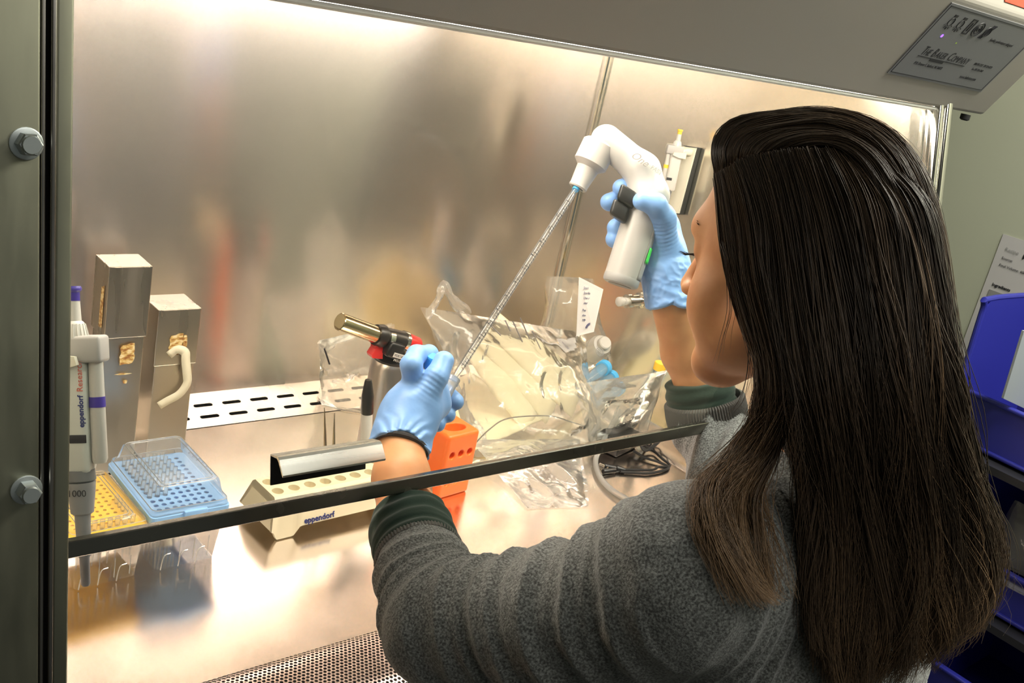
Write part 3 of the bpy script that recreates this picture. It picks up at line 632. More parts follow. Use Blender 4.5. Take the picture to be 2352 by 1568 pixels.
# cream wall holder arms carrying that pipette
wh=thing('pipette_holder','cream two armed clip behind the left post holding the grey pipette','holder',(XL-0.015,pt(0.07)[1],0.2))
b=MB()
for t_ in (0.064,0.178):
    p=pt(t_,-0.004,0.0)
    b.box(V((XL-0.018+p[0]-0.02)/2,p[1]+0.020,p[2]),((p[0]-0.0-XL+0.018)/2,0.004,0.009),None,0.002)
b.box(V(XL-0.016,pt(0.12)[1]+0.02,pt(0.12)[2]),(0.003,0.010,0.08),None,0.002); b.make('holder_arm',M_holder,wh)
# --- cream tube rack with foot
A,B=onz(606,1232),onz(980,1143)
A=onz(640,1243); ang=math.atan2((onz(980,1160)-A)[1],(onz(980,1160)-A)[0]); ex=V(math.cos(ang),math.sin(ang),0); ey_=V(-ex[1],ex[0],0); ez=V(0,0,1)
rk=thing('tube_rack','cream tube rack with dark blue lettering, standing behind the sash handle','tube rack',A)
# profile in local (y,z): trapezoid leaning; front face slopes
L_=0.245; hgt=0.062; org=A-ex*0.018
prof=[(0.0,0.017),(0.016,hgt-0.004),(0.021,hgt),(0.077,hgt),(0.082,hgt-0.004),(0.096,0.017),(0.092,0.016),(0.077,hgt-0.012),(0.021,hgt-0.012),(0.004,0.016)]
b=MB()
n1=60; G=[]
def foot(x):
    f=0
    for c_ in (0.026,L_-0.030):
        t=abs(x-c_); f=max(f,1 if t<0.013 else (0.5+0.5*math.cos(math.pi*(t-0.013)/0.012) if t<0.025 else 0))
    return f
def taper(x): return 1-0.0*x
for i in range(n1+1):
    x=L_*i/n1; endt=min(x,L_-x); row=[]
    ff=foot(x); inset=0.0
    for (y,z) in prof:
        zz=z
        if z<0.03: zz=z-(0.0158)*ff
        sx=0
        # the ends lean in toward the top
        xx=x; lean=(z/hgt)*0.014
        xx=x+(lean*(1-2*x/L_))
        yy=y
        if z<0.03 and ff>0:
            yy=y+(0.010*ff*(0.2) if y<0.05 else -0.002*ff)
        row.append(org+ex*xx+ey_*yy+ez*(zz+0.0008))
    G.append(row+[row[0]])
Ga=[r[3:]+r[:0] for r in G]; Gb=[r[:3] for r in G]; b.grid(Ga); b.grid(Gb)
pc=L_-0.030; tx0,ty0,ty1=0.0140,0.021,0.077; cwx=(L_-0.028)/8; cwy=0.028
vs,fs=perf(org+ex*tx0+ey_*ty0+ez*(hgt+0.0008),ex,ey_,cwx*8+1e-6,cwy*2+1e-6,cwx,cwy,lambda q:(0.0088*math.cos(q),0.0088*math.sin(q)),False,24); b.add(vs,fs)
for e in (0,n1):
    r=G[e][:-1]; b.add(r,[(0,1,2,7,8,9),] if False else [(0,1,8,9),(1,2,8),(2,3,7,8),(3,4,7),(4,5,6,7)])
    b.add(r[:6],[(0,1,2,3,4,5)])
rb=b.make('rack_body',M_cream,rk,True,30)
M_well=M_cream
for j,yy in enumerate((0.035,0.063)):
    for i in range(8):
        p=org+ex*(tx0+(i+0.5)*cwx)+ey_*yy+ez*(hgt+0.0008)
        b=MB(); 
        # rounded well: rim ring and cup
        b.lathe(p,p-ez,[(0,0.0088),(-0.0004,0.0088),(-0.0006,0.0080),(0.0002,0.0078)],20) if False else None
        vs=[];fs=[];n=20
        for (r_,z_) in ((0.0088,-0.0002),(0.0086,-0.003),(0.0084,-0.006),(0.0080,-0.012),(0.0060,-0.015),(0.0030,-0.0165)):
            for k_ in range(n): vs.append(p+ex*r_*math.cos(2*math.pi*k_/n)+ey_*r_*math.sin(2*math.pi*k_/n)+ez*z_)
        for a_ in range(5):
            for k_ in range(n): fs.append((a_*n+k_,a_*n+(k_+1)%n,(a_+1)*n+(k_+1)%n,(a_+1)*n+k_))
        fs.append(tuple(5*n+k_ for k_ in range(n))); b.add(vs,fs); b.make('tube_well',M_well,rk)
RACKW=(org.copy(),ex.copy(),ey_.copy(),hgt)
up_=unit(ey_*0.016+ez*(hgt-0.021)); fn=unit(np.cross(ex,up_)); fn=fn if fn@(EYE-org)>0 else -fn
text('eppendorf',0.0125,org+ex*0.058+ey_*0.0008+ez*0.0200+fn*0.0010,ex,up_,M_navy,rk,bold=0.0003)
# cut the wells through the deck
deck_holes=True
# --- orange rack
A=onz(1003,1150); B=onz(1070,1130); ex=unit(B-A); ex=unit(ex*1.0); ey_=V(-ex[1],ex[0],0)
dirL=unit(onz(930,1085)-A)
orr=thing('orange_tube_block','translucent orange plastic tube block standing right of the gloved wrist','tube block',A)
def obox(P):  # rounded block in local coords x 0..w y 0..d z 0..h
    pass
w_,dd_,hh_=0.072,0.092,0.118; c=A+ex*w_/2+ey_*dd_/2+ez*hh_/2
wells=[A+ex*w_*0.5+ey_*yy+ez*hh_ for yy in (0.026,0.066)]
fr=[A+ex*(0.016+0.020*i)+ez*z for z in (0.030,0.080) for i in range(3)]
lf=[A+ey_*(0.02+0.025*i)+ez*z for z in (0.03,0.08) for i in range(3)]
rt=[A+ex*w_+ey_*(0.02+0.025*i)+ez*z for z in (0.03,0.08) for i in range(3)]
def f_or(P):
    Q=(P-c)@np.array([ex,ey_,ez]).T; q=np.abs(Q)-np.array([w_/2-0.006,dd_/2-0.006,hh_/2-0.006]); dd=np.linalg.norm(np.maximum(q,0),axis=1)+np.minimum(q.max(1),0)-0.006
    for w0 in wells: dd=smax(dd,-(ell(P,w0,(0.022,0.013,0.035),np.array([ex,ey_,ez]).T)),0.002)
    for w0 in fr:
        dd=smax(dd,-(cap(P,w0-ey_*0.01,w0+ey_*0.010,0.0062)),0.002)
    for w0 in rt: dd=smax(dd,-(cap(P,w0+ex*0.01,w0-ex*0.010,0.0062)),0.002)
    return dd
Bc=[A,A+ex*w_,A+ey_*dd_,A+ex*w_+ey_*dd_]; lo=np.min(Bc,0)-0.008; hi=np.max(Bc,0)+0.008; hi[2]=hh_+0.008; lo[2]=-0.004
sdf_mesh('block_body',f_or,lo,hi,0.0016,M_orange,orr)
# --- gas torch
tc=onz(870,1010); tc=ony(893,880,1.30); tb=V(tc[0],tc[1]-0.0,0.0)
def tp(px,py): return ony(px,py,tb[1]-0.01)
to=thing('gas_torch','lab gas torch with brass coloured nozzle and red knob on an aluminium canister','gas torch',tb)
ztop=tp(890,828)[2]; cr=0.037
b=MB(); b.lathe(tb,tb+ez,[(0,cr-0.002),(0.002,cr),(ztop-0.012,cr),(ztop-0.003,cr-0.004),(ztop,cr-0.012)],40); b.make('fuel_canister',M_alu,to)
b=MB(); b.lathe(tb+ez*(ztop-0.003),tb+ez,[(0,0.034),(0.004,0.035),(0.007,0.030),(0.011,0.020),(0.020,0.017),(0.040,0.016)],36); b.make('base_flange',M_black,to)
h0=tp(893,800); a0,a1,a2,a3,a4=tp(780,738),tp(862,768),tp(870,771),tp(930,784),tp(960,792)
axd=unit(a4-a0)
b=MB(); b.box((h0+a2*0+tp(895,790))/2,(0.016,0.014,0.024),[axd,np.cross(axd,unit(tb-tb+V(0,1,0))),V(0,1,0)],0.006); b.make('torch_neck',M_black,to)
b=MB(); Lz=np.linalg.norm(a1-a0); b.lathe(a0,a1,[(0,0.0135),(0.001,0.0145),(Lz,0.0145)],36); 
b.make('torch_nozzle',mat('nozzle_metal',(0.62,0.52,0.34),0.18,1.0),to)
b=MB(); b.lathe(a0-axd*0.0005,a0+axd,[(0,0.0125),(0.0004,0.0125)],30); b.make('nozzle_mouth',mat('mouth_mesh',(0.5,0.42,0.25),0.5,0.8),to)
b=MB(); L2=np.linalg.norm(a3-a1); b.lathe(a1,a3,[(0,0.017),(0.012,0.0195),(0.016,0.0185),(0.018,0.016),(L2,0.0165)],36); b.make('torch_head',M_black,to)
b=MB(); b.lathe(a1+axd*0.022,a3,[(0,0.0168),(0.010,0.0168)],36); b.lathe(a3-axd*0.007,a3+axd,[(0,0.0175),(0.007,0.0175)],36); b.make('chrome_band',M_chrome,to)
b=MB(); b.lathe(a3,a4,[(0,0.0165),(0.006,0.0155),(np.linalg.norm(a4-a3)-0.003,0.0135),(np.linalg.norm(a4-a3),0.0115)],32); b.make('gas_knob',M_red,to)
tr0,tr1=tp(865,785),tp(855,817)
b=MB(); b.prism([tp(858,783)-V(0,.008,0),tp(874,787)-V(0,.008,0),tp(873,820)-V(0,.008,0),tp(850,818)-V(0,.008,0),tp(848,812)-V(0,.008,0),tp(857,798)-V(0,.008,0)],(0,0.016,0)); b.make('trigger',M_red,to)
b=MB(); b.tube([tp(884,788)-V(0,0.016,0),tp(885,797)-V(0,0.018,0)],[0.005,0.003],10); b.make('safety_catch',M_red,to)
pl=tp(903,806)-V(0,0.0250,0); b=MB(); b.box(pl,(0.017,0.004,0.0006),[axd,unit(np.cross(axd,V(0,1,0))),V(0,1,0)]); lp=b.make('torch_label',M_white,to)
upv=unit(np.cross(V(0,1,0),-axd)); upv=upv if upv[2]>0 else -upv
text('PORTA-LAB',0.0062,pl-V(0,0.0008,0)-axd*0.0155-upv*0.0022,axd,upv,M_ink,lp,sx=.9); text('PRO-2121',0.006,pl-V(0,0.0004,0)-axd*0.013-upv*0.0105,axd,upv,M_white,to,sx=.9)
# --- marker & forceps standing in tube rack
ro,rx,ry,rh_=RACKW
mk_b=onz(838,1068,rh_-0.008); 
ptop=onplane(846,872,mk_b,unit(V(-mk_b[0],-mk_b[1],0))); mdir=unit(ptop-mk_b); Lm=np.linalg.norm(ptop-mk_b)
mk=thing('marker_pen','white marker pen with black cap standing in the cream tube rack','marker pen',mk_b)
b=MB(); b.lathe(mk_b,ptop,[(0,0.0085),(0.002,0.0092),(Lm-0.055,0.0092)],24); b.make('pen_barrel',M_white,mk)
b=MB(); b.lathe(ptop-mdir*0.057,ptop+mdir,[(0,0.0095),(0.002,0.0102),(0.03,0.0098),(0.053,0.0062),(0.057,0.005)],24); b.make('pen_cap',M_black,mk)
fb=onz(757,1088,rh_-0.005)
fp=thing('forceps','pair of fine steel forceps standing points up in the cream tube rack','forceps',fb)
nn=unit(V(-fb[0],-fb[1],0)); f1=onplane(745,936,fb,nn); f2=onplane(768,948,fb,nn)
for s_,q in ((-1,f1),(1,f2)):
    b=MB(); b.tube(spline([fb,fb+ (q-fb)*0.3+rx*s_*0.004,fb+(q-fb)*0.7+rx*s_*0.002,q],14),np.linspace(0.0042,0.0006,14),6); b.make('tine',mat('forceps_steel',(0.45,0.38,0.28),0.3,1.0),fp)
# --- bags
def quadpatch(name,lab,c4,th,m,n=46,seed=1,amp=0.006,cat='plastic bag',group=None,sag=0.0,fr=15):
    """pillow of film between four 3D corners (TL,TR,BR,BL)"""
    c4=[np.array(p,float) for p in c4]; u,v=np.meshgrid(np.linspace(0,1,n),np.linspace(0,1,n),indexing='ij'); u=u[...,None];v=v[...,None]
    base=(1-u)*(1-v)*c4[0]+u*(1-v)*c4[1]+u*v*c4[2]+(1-u)*v*c4[3]
    nr=unit(np.cross(c4[1]-c4[0],c4[3]-c4[0])); nr=nr if nr@(EYE-c4[0])>0 else -nr
    prof=(1-np.abs(2*u-1)**3)*(1-np.abs(2*v-1)**3)
    b=MB(); fl=base.reshape(-1,3)
    for s_ in (1,-1):
        q=fl+seed*1.7+s_*0.3
        nz=(1-2*np.abs(vnoise(q,fr)))*1.0+0.45*(1-2*np.abs(vnoise(q,fr*2.1)))+0.12*(1-2*np.abs(vnoise(q,fr*4.5)))
        edge=0.35+0.65*prof.reshape(-1)
        G=fl+nr*(s_*th*prof.reshape(-1,1)+ (nz*amp*edge)[:,None])
        side=unit(c4[1]-c4[0]); G=G+side*(vnoise(q+9,fr*0.8)*amp*1.5)[:,None]
        G[:,2]=np.maximum(G[:,2],0.0015)
        b.grid(G.reshape(n,n,3))
    o=thing(name,lab,cat,(c4[2]+c4[3])/2*V(1,1,0),group); b.make('bag_film',m,o)
    return o,nr
# rear tall bag with printed strip
bb,nr=quadpatch('plastic_bag','tall clear bag with a blue printed white strip against the back corner',[ony(1268,634,1.44),ony(1372,640,1.36),onz(1420,930),onz(1200,905)],0.028,M_bagw,seed=3,amp=0.009)
strip=[ony(1330,636,1.330),ony(1386,664,1.315),ony(1364,762,1.30),ony(1324,772,1.315)]
sn=unit(np.cross(strip[1]-strip[0],strip[3]-strip[0])); sn=sn if sn@(EYE-strip[0])>0 else -sn
b=MB(); b.prism(strip,-sn*0.0008); ps=b.make('printed_strip',mat('white_print',(0.85,0.82,0.80),0.5),bb,False)
se=unit(strip[1]-strip[0]); se=unit(ony(1400,655,strip[0][1])-ony(1330,650,strip[0][1])); sup=unit(np.cross(sn,se)); sup=sup if sup[2]>0 else -sup
for i,s_ in enumerate(('Steri','Stripette','Use or store','sterile','Peel per side','slowly','MMM')):
    p=onplane(1336+(0 if i<4 else -3),662+i*11.5+(5 if i>3 else 0),strip[0],sn)+sn*0.006; text(s_ if i!=1 else 'Sterile',0.0075,p,se,sup,M_navy,ps,'strip_lettering',sx=1)
p=onplane(1350,752,strip[0],sn)+sn*0.006; b=MB()
for r_ in (0.011,0.008): b.tube([p+se*r_*math.cos(a)+sup*r_*math.sin(a) for a in np.linspace(0,math.pi,12)],0.0008,5)
b.make('strip_logo_arcs',M_navy,ps)
# front big bag
fbag,nr2=quadpatch('plastic_bag','large crumpled clear bag sprawling over the yellow wrappers in the middle',[ony(965,705,1.36),ony(1345,765,1.33),onz(1385,1035),onz(1095,1050)],0.045,M_bag,n=70,seed=5,amp=0.012,fr=11)
# twisted top corner of that bag
pts=spline([ony(985,720,1.36),ony(1005,690,1.36),ony(1020,655,1.37),ony(1040,690,1.36),ony(1075,715,1.35)],40); G=[]
for i,p in enumerate(pts): 
    q=p[None]; a=0.010+0.006*float(vnoise(q,60)[0]); G.append([p+V(0,-a,0.0)*math.cos(t)+V(0.0,0,a)*math.sin(t)+V(0.004,0,0)*float(vnoise(q+t,90)[0]) for t in np.linspace(0,2*math.pi,14)])
b=MB(); b.grid(G); b.make('bag_neck',M_bagw,fbag)
nb=nr2
for (px,py,s_) in ((1175,728,'. .'),):
    pass
b=MB()
for (x0,y0,x1,y1) in ((1160,735,1172,760),(1178,738,1200,785),(1195,730,1216,778),(1222,760,1242,802),(1125,745,1150,770)):
    A_=ony(x0,y0,1.30); B_=ony(x1,y1,1.29); b.tube([A_,B_],0.0013,5)
b.make('bag_print',mat('grey_print',(0.22,0.2,0.19),0.6),fbag)
# right flap bag
quadpatch('plastic_bag','clear bag flap trailing to the right toward the side wall above the black adapter',[ony(1330,880,1.22),ony(1530,850,1.14),onz(1470,985,0.02),onz(1360,1030,0.01)],0.015,M_bagw,seed=8,amp=0.008)
# small bag behind torch
lb,_=quadpatch('plastic_bag','small clear bag with a black mark leaning behind the gas torch',[ony(735,780,1.46),ony(905,740,1.46),onz(915,965),onz(735,930)],0.022,M_bagw,seed=11,amp=0.008)
b=MB(); b.tube([ony(745,800,1.42),ony(757,836,1.42)],0.0016,6); b.make('bag_print',M_ink,lb)
# flat film lying on the worktop in front
quadpatch('plastic_bag','flat clear film lying on the worktop left of the clear hose',[onz(1080,1010,0.02),onz(1330,1010,0.02),onz(1350,1165),onz(1215,1170)],0.006,M_bag,seed=14,amp=0.005)
# --- yellow paper wrappers
def wrapper(lab,a,bq,cq,dq,th=0.01,m=M_yelpaper):
    P=[np.array(a),np.array(bq),np.array(cq),np.array(dq)]; o=thing('paper_wrapper',lab,'paper wrapper',(P[2]+P[3])/2,'yellowish paper wrappers under the bags')
    n=14; u,v=np.meshgrid(np.linspace(0,1,n),np.linspace(0,1,n),indexing='ij'); u=u[...,None]; v=v[...,None]
    G=(1-u)*(1-v)*P[0]+u*(1-v)*P[1]+u*v*P[2]+(1-u)*v*P[3]; nr=unit(np.cross(P[1]-P[0],P[3]-P[0])); nr=nr if nr[2]>0 else -nr
    G=G+nr*th*(1-np.abs(2*v-1)**4)*(1-np.abs(2*u-1)**6)
    G=G.reshape(-1,3)+nr*(vnoise(G.reshape(-1,3),45)*0.003)[:,None]
    b=MB(); b.grid(G.reshape(n,n,3)); ob=b.make('wrapper_sheet',m,o); md=ob.modifiers.new('s','SOLIDIFY'); md.thickness=th*0.6+0.002; md.offset=-1; return o
wrapper('broad pale yellow wrapper lying flat behind the orange block',onz(1010,890,0.03),onz(1080,860,0.035),onz(1245,965,0.02),onz(1085,1038,0.012),0.004)
for i,(x0,y0,x1,y1) in enumerate(((1085,800,1215,970),(1110,770,1262,950),(1135,745,1318,935),(1180,770,1350,905))):
    a=ony(x0,y0,1.38); e=onz(x1,y1,0.02); dd=unit(e-a); sd=unit(np.cross(dd,V(0,-1,0.6)))*0.024
    wrapper(('lowest','second lowest','third lowest','uppermost')[i]+' of the slanting pale yellow wrappers inside the large clear bag',a-sd,a+sd,e+sd,e-sd,0.006)
# --- white bottle, conical tubes, yellow cap bottle
p=ony(1372,835,1.345); bt=thing('plastic_bottle','white squat bottle lying inside the clear bag above the blue capped tubes','bottle',p)
a=ony(1335,825,1.40); e=ony(1385,790,1.33); b=MB(); Lb=np.linalg.norm(e-a); b.lathe(a,e,[(0,0.020),(0.004,0.024),(Lb-0.012,0.024),(Lb-0.002,0.020),(Lb,0.012)],28); b.make('bottle_body',M_white,bt)
b=MB(); b.lathe(e,e+(e-a),[(0,0.014),(0.010,0.014),(0.012,0.012)],24); b.make('bottle_cap',M_white,bt)
b=MB(); q=unit(e-a); 
for r_ in (0.009,0.006,0.003): 
    u_=unit(np.cross(q,V(0,0,1))); v_=np.cross(q,u_); b.tube([onplane(1378,808,e-V(0,0.016,0),V(0,-1,0))+u_*r_*math.cos(t)+v_*r_*math.sin(t) for t in np.linspace(0,2*math.pi,16)],0.0006,5)
b.make('bottle_emblem',mat('grey_print2',(0.3,0.3,0.3),0.6),bt)
def conical(lab,capm,a,e,r=0.012,name='conical_tube',group='blue capped tubes in the bag',capl=0.016):
    """cap end a, point end e"""
    o=thing(name,lab,'tube',e,group); L=np.linalg.norm(e-a); d=unit(e-a)
    b=MB(); b.lathe(a,e,[(0,r),(L-0.018,r*0.97),(L-0.003,r*0.25),(L,r*0.15)],22); b.make('tube_wall',M_tip,o)
    b=MB(); b.lathe(a-d*capl*0.6,e,[(0,r*1.15),(0.001,r*1.25),(capl,r*1.25)],26); b.make('tube_cap',capm,o); return o
for i,(x,y) in enumerate(((1386,845),(1402,868),(1418,892))):
    a=ony(x,y,1.29-0.006*i); e=ony(x-62,y+48,1.24-0.006*i); e[2]=max(e[2],0.012); conical(('topmost','middle','lowest')[i]+' of the three blue capped tubes inside the clear bag',M_cyan,a,e,0.0125)
a=ony(1516,842,1.17); e=ony(1522,900,1.19); conical('small yellow capped tube standing by the side wall beyond the right cuff',M_yel,a,V(a[0],a[1],0.004),0.010,'yellow_capped_tube',None)
# --- wire
wp=spline([onz(1080,1030,0.02),onz(1125,985,0.05),onz(1170,960,0.06),onz(1260,955,0.06),onz(1310,968,0.04),onz(1362,985,0.02)],50)
tag(MB().make('x',M_black) if False else (lambda b:(b.tube(wp,0.0013,6),b.make('thin_wire',mat('thin_wire_grey',(0.12,0.1,0.08),0.5),None))[1])(MB()),'thin dark wire looping over the clear film to the right of the orange block','wire')
# --- power adapter
pa=onz(1405,1025); ad=thing('power_adapter','black power adapter with bundled cable lying by the side ledge','power adapter',pa)
ax1=unit(onz(1460,985)-onz(1385,1020)); ay1=V(-ax1[1],ax1[0],0)
ca=onz(1418,1010,0.018); b=MB(); b.box(V(ca[0],ca[1],0.019),(0.042,0.027,0.018),[ax1,ay1,ez],0.004); b.make('adapter_body',M_black,ad)
b=MB()
for k_ in range(5):
    cc=onz(1468+k_*6,1012+k_*3,0.015+0.003*k_); r1=0.028+0.003*(k_%3)
    b.tube([cc+ax1*r1*math.cos(t)+ay1*r1*0.5*math.sin(t)+ez*(0.008*math.sin(t*2+k_)+0.002*k_) for t in np.linspace(0,2*math.pi,26)],0.0025,7)
b.make('cable_bundle',M_rub,ad)
b=MB(); r1=spline([onz(1455,1035,0.01),onz(1480,1050,0.006),onz(1510,1060,0.005),onz(1533,1070,0.004),onz(1530,1078,0.004),onz(1490,1086,0.004),onz(1440,1084,0.004),onz(1425,1083,0.004)],50); b.tube(r1,0.0026,8)
r2=spline([onz(1475,1030,0.01),onz(1500,1035,0.006),onz(1520,1052,0.005),onz(1537,1066,0.004),onz(1534,1072,0.004),onz(1512,1072,0.006),onz(1495,1079,0.004),onz(1425,1078,0.004)],50); b.tube(r2,0.0026,8); b.make('cable',M_rub,ad)
b=MB()
a=onz(1388,1070,0.006); e=onz(1425,1078,0.005); b.lathe(a,e,[(0,0.0045),(0.001,0.0055),(0.022,0.0055),(0.024,0.0075),(0.040,0.005)],16)
a2=onz(1385,1083,0.006); b.lathe(a2,e,[(0,0.0045),(0.001,0.0052),(0.030,0.0052)],16); b.make('barrel_plug',M_black,ad)
b=MB(); b.lathe(onz(1377,1065,0.006),a,[(0,0.0025),(0.02,0.0025)],12); b.make('plug_pin',M_chrome,ad)
# --- clear hose
hp_=spline([onz(1425,945,0.05),onz(1400,985,0.04),onz(1378,1030,0.02),onz(1368,1060,0.008),onz(1378,1095,0.006),onz(1405,1125,0.006),onz(1445,1150,0.006),onz(1500,1180,0.006),onz(1570,1220,0.006)],70)
b=MB(); b.tube(hp_,0.0055,12); tag(b.make('clear_hose',M_tubing),'clear flexible hose curving across the worktop beside the adapter plug','hose')
# --- wall pipette holder + yellow pipette on the side wall
wy=lambda px,py,off=0.0: onx(px,py,XR-off)
hd=thing('pipette_wall_holder','off white magnetic bracket with black backing on the right side wall','holder',wy(1580,410))
q=[wy(1545,330),wy(1605,338),wy(1562,495),wy(1512,480)]
q=[wy(1552,332,.012),wy(1606,340,.012),wy(1566,494,.012),wy(1535,492,.012)]
b=MB(); b.prism([p+V(0.0,0.004,0) for p in q],(0.010,0,0)); b.make('magnet_backing',M_black,hd,False)
b=MB(); q2=[wy(1548,334,.016),wy(1598,340,.016),wy(1558,490,.016),wy(1532,488,.016)]; b.prism(q2,(0.004,0,0)); b.box((q2[0]+q2[1])/2-V(0.014,0,0.006),(0.016,0.024,0.007),None,0.005); b.make('bracket_plate',M_holder,hd,False)
tpx,bpx=wy(1563,297,.05),wy(1515,520,.05)
dwn=unit(bpx-tpx); o2,pt2,k2,d2,s2,n2=pipette('single_channel_pipette','slim pipette with a yellow button hanging from the bracket on the side wall',tpx,bpx,-R[:,0],-R[:,2],M_yel,M_yel,M_white)
# ================================================================== RIGHT LAB WALL: notice and bins
WX=2.21
nt_=thing('paper_notice','white printed recipe sheet taped on the pale green wall above the blue bins','notice',V(WX,0.85,0.35))
yL=onx(2305,537,WX)[1]; zT=onx(2305,537,WX)[2]
b=MB(); b.prism([V(WX-0.002,yL,zT),V(WX-0.002,yL-0.21,zT),V(WX-0.002,yL-0.21,zT-0.28),V(WX-0.002,yL,zT-0.28)],(0.0008,0,0)); b.make('paper_sheet',mat('notice_paper',(0.62,0.60,0.60),0.7),nt_,False)
EYM=V(0,-1,0)
def wt(s,size,px,py,m=M_ink,**k): 
    p=onx(px,py,WX-0.003); text(s,size,p,EYM,ez,m,nt_,**k)
wt('Recipe',0.011,2308,575,mat('faint_ink',(0.4,0.4,0.4),0.7)); wt('MRS Broth',0.014,2347,594,bold=0.0004); wt('Source:',0.008,2300,594); wt('Final Volume: 400 ml',0.008,2294,610); wt('Ingredients',0.009,2278,655,bold=0.0003)
p=onx(2273,664,WX-0.003); b=MB(); b.box(p+V(0,-0.06,-0.012),(0.0003,0.06,0.012)); b.make('table_header',mat('table_grey',(0.3,0.3,0.3),0.7),nt_,False)
def binbox(lab,lipL,dz_lip,rise,xf,depth,width,contents=False,cb=False):
    p=onx(*lipL,xf); y0=p[1]; z0=p[2]; o=thing('storage_bin',lab,'storage bin',V(xf,y0,z0-dz_lip),'blue stacking bins along the right wall')
    zb_=z0-dz_lip; ht=rise; T=0.004
    # profile of side: front low lip then rising
    prof=[(0.0,zb_),(0.0,z0),(0.018,z0+0.01),(0.035,z0+ht-0.02),(0.05,z0+ht),(depth,z0+ht),(depth,zb_)]
    b=MB()
    flare=lambda z: 0.028*max(0,(z-zb_))/(ht+dz_lip)
    ff=lambda x,z: V(xf+x,y0+flare(z)*1.0,z)
    b.prism([ff(x,z) for x,z in prof],(0,-T,0)); b.make('bin_side',M_bin,o,False); b=MB()
    b.prism([V(xf+x,y0-width-flare(z),z) for x,z in prof],(0,T,0)); b.make('bin_side',M_bin,o,False)
    b=MB(); b.box(V(xf-0.001,y0-width/2,(zb_+z0)/2),(0.003,width/2+0.004,dz_lip/2)); b.make('bin_front',M_bin,o,False)
    b=MB(); b.box(V(xf-0.006,y0-width/2,z0),(0.007,width/2+0.006,0.004),None,0.003); b.box(V(xf-0.004,y0-width/2,zb_+0.004),(0.006,width/2+0.006,0.004),None,0.003)
    pr=[ff(x,z) for x,z in prof[1:6]]; b.tube([q+V(0,0.001,0) for q in spline(pr,20)],0.006,10); pr=[V(xf+x,y0-width-flare(z),z) for x,z in prof[1:6]]; b.tube(spline(pr,20),0.006,10); b.make('bin_rim',M_bin,o)
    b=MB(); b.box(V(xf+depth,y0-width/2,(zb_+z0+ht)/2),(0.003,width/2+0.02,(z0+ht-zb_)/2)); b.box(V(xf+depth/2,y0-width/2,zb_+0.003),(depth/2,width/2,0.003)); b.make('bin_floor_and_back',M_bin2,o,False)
    return o,y0,z0,zb_
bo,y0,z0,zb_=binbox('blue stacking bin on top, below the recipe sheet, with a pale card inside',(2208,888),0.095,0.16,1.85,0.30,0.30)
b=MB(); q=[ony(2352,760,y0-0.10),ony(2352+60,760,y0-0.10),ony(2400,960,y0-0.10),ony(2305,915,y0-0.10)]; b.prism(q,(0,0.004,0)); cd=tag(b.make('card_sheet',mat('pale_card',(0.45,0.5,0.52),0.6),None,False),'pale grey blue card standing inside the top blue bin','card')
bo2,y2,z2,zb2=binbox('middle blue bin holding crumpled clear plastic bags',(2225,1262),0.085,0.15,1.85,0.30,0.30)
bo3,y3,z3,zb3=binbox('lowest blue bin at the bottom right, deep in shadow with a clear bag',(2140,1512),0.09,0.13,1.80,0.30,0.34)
quadpatch('plastic_bag','clear bag bunched in the middle blue bin behind the hair',[V(1.93,y2-0.02,z2+0.10),V(1.93,y2-0.2,z2+0.10),V(1.90,y2-0.2,z2-0.03),V(1.90,y2-0.02,z2-0.03)],0.02,M_bagw,n=26,seed=21,amp=0.012)
quadpatch('plastic_bag','clear bag sticking out of the lowest blue bin',[V(1.87,y3-0.02,z3+0.06),V(1.87,y3-0.15,z3+0.06),V(1.83,y3-0.15,z3-0.02),V(1.83,y3-0.02,z3-0.02)],0.02,M_bagw,n=26,seed=23,amp=0.012)
b=MB()
for yy in (0.86,0.30):
    b.box(V(2.0,yy,-0.31),(0.012,0.012,0.59))
for zz in (zb_-0.012,zb2-0.012,zb3-0.012): b.box(V(2.0,0.57,zz),(0.19,0.30,0.007))
rck=b.make('bin_shelf_rack',mat('rack_black',(0.02,0.02,0.025),0.5),None,False); tag(rck,'dark shelf rack carrying the blue bins beside the right wall','shelf rack')
# ================================================================== PIPETTE CONTROLLER + SEROLOGICAL PIPETTE + TUBE
DC=1.36
hb0,hb1=at(1428,640,DC-0.015),at(1490,450,DC)
n1c,n2c=at(1475,392,DC+0.005),at(1392,322,DC+0.01)
axn=unit(at(1328,428,DC-0.005)-at(1378,338,DC+0.008))
ctl=thing('pipette_controller','white motorised pipette controller with two black triggers held in the raised glove','pipette controller',hb0)
vw=unit(EYE-hb1)
lat=unit(np.cross(hb1-hb0,vw)); 
def f_ct(P):
    d=capf(P,hb0,hb1,0.0235,0.0250,lat,1.0)
    d=smin(d,cap(P,hb1,n1c,0.0245,0.0225),0.012); d=smin(d,cap(P,n1c,n2c,0.0215,0.0205),0.012)
    hd=unit(hb1-hb0); d=smax(d,-((P-(hb0-hd*0.008))@hd),0.003)
    return d
pts=np.array([hb0,hb1,n1c,n2c]); sdf_mesh('controller_body',f_ct,pts.min(0)-0.04,pts.max(0)+0.04,0.0018,mat('controller_white',(0.52,0.50,0.475),0.32),ctl)
hd=unit(hb1-hb0)
b=MB(); b.lathe(hb0-hd*0.0088,hb0+hd,[(0,0.019),(0.0015,0.0225),(0.004,0.0238),(0.010,0.0240),(0.012,0.0237)],40); b.make('base_cap',M_lgray,ctl)
b=MB(); b.lathe(hb0-hd*0.0095,hb0+hd,[(0,0.0155),(0.001,0.016)],32); b.make('base_badge',mat('badge_brown',(0.22,0.19,0.17),0.4),ctl)
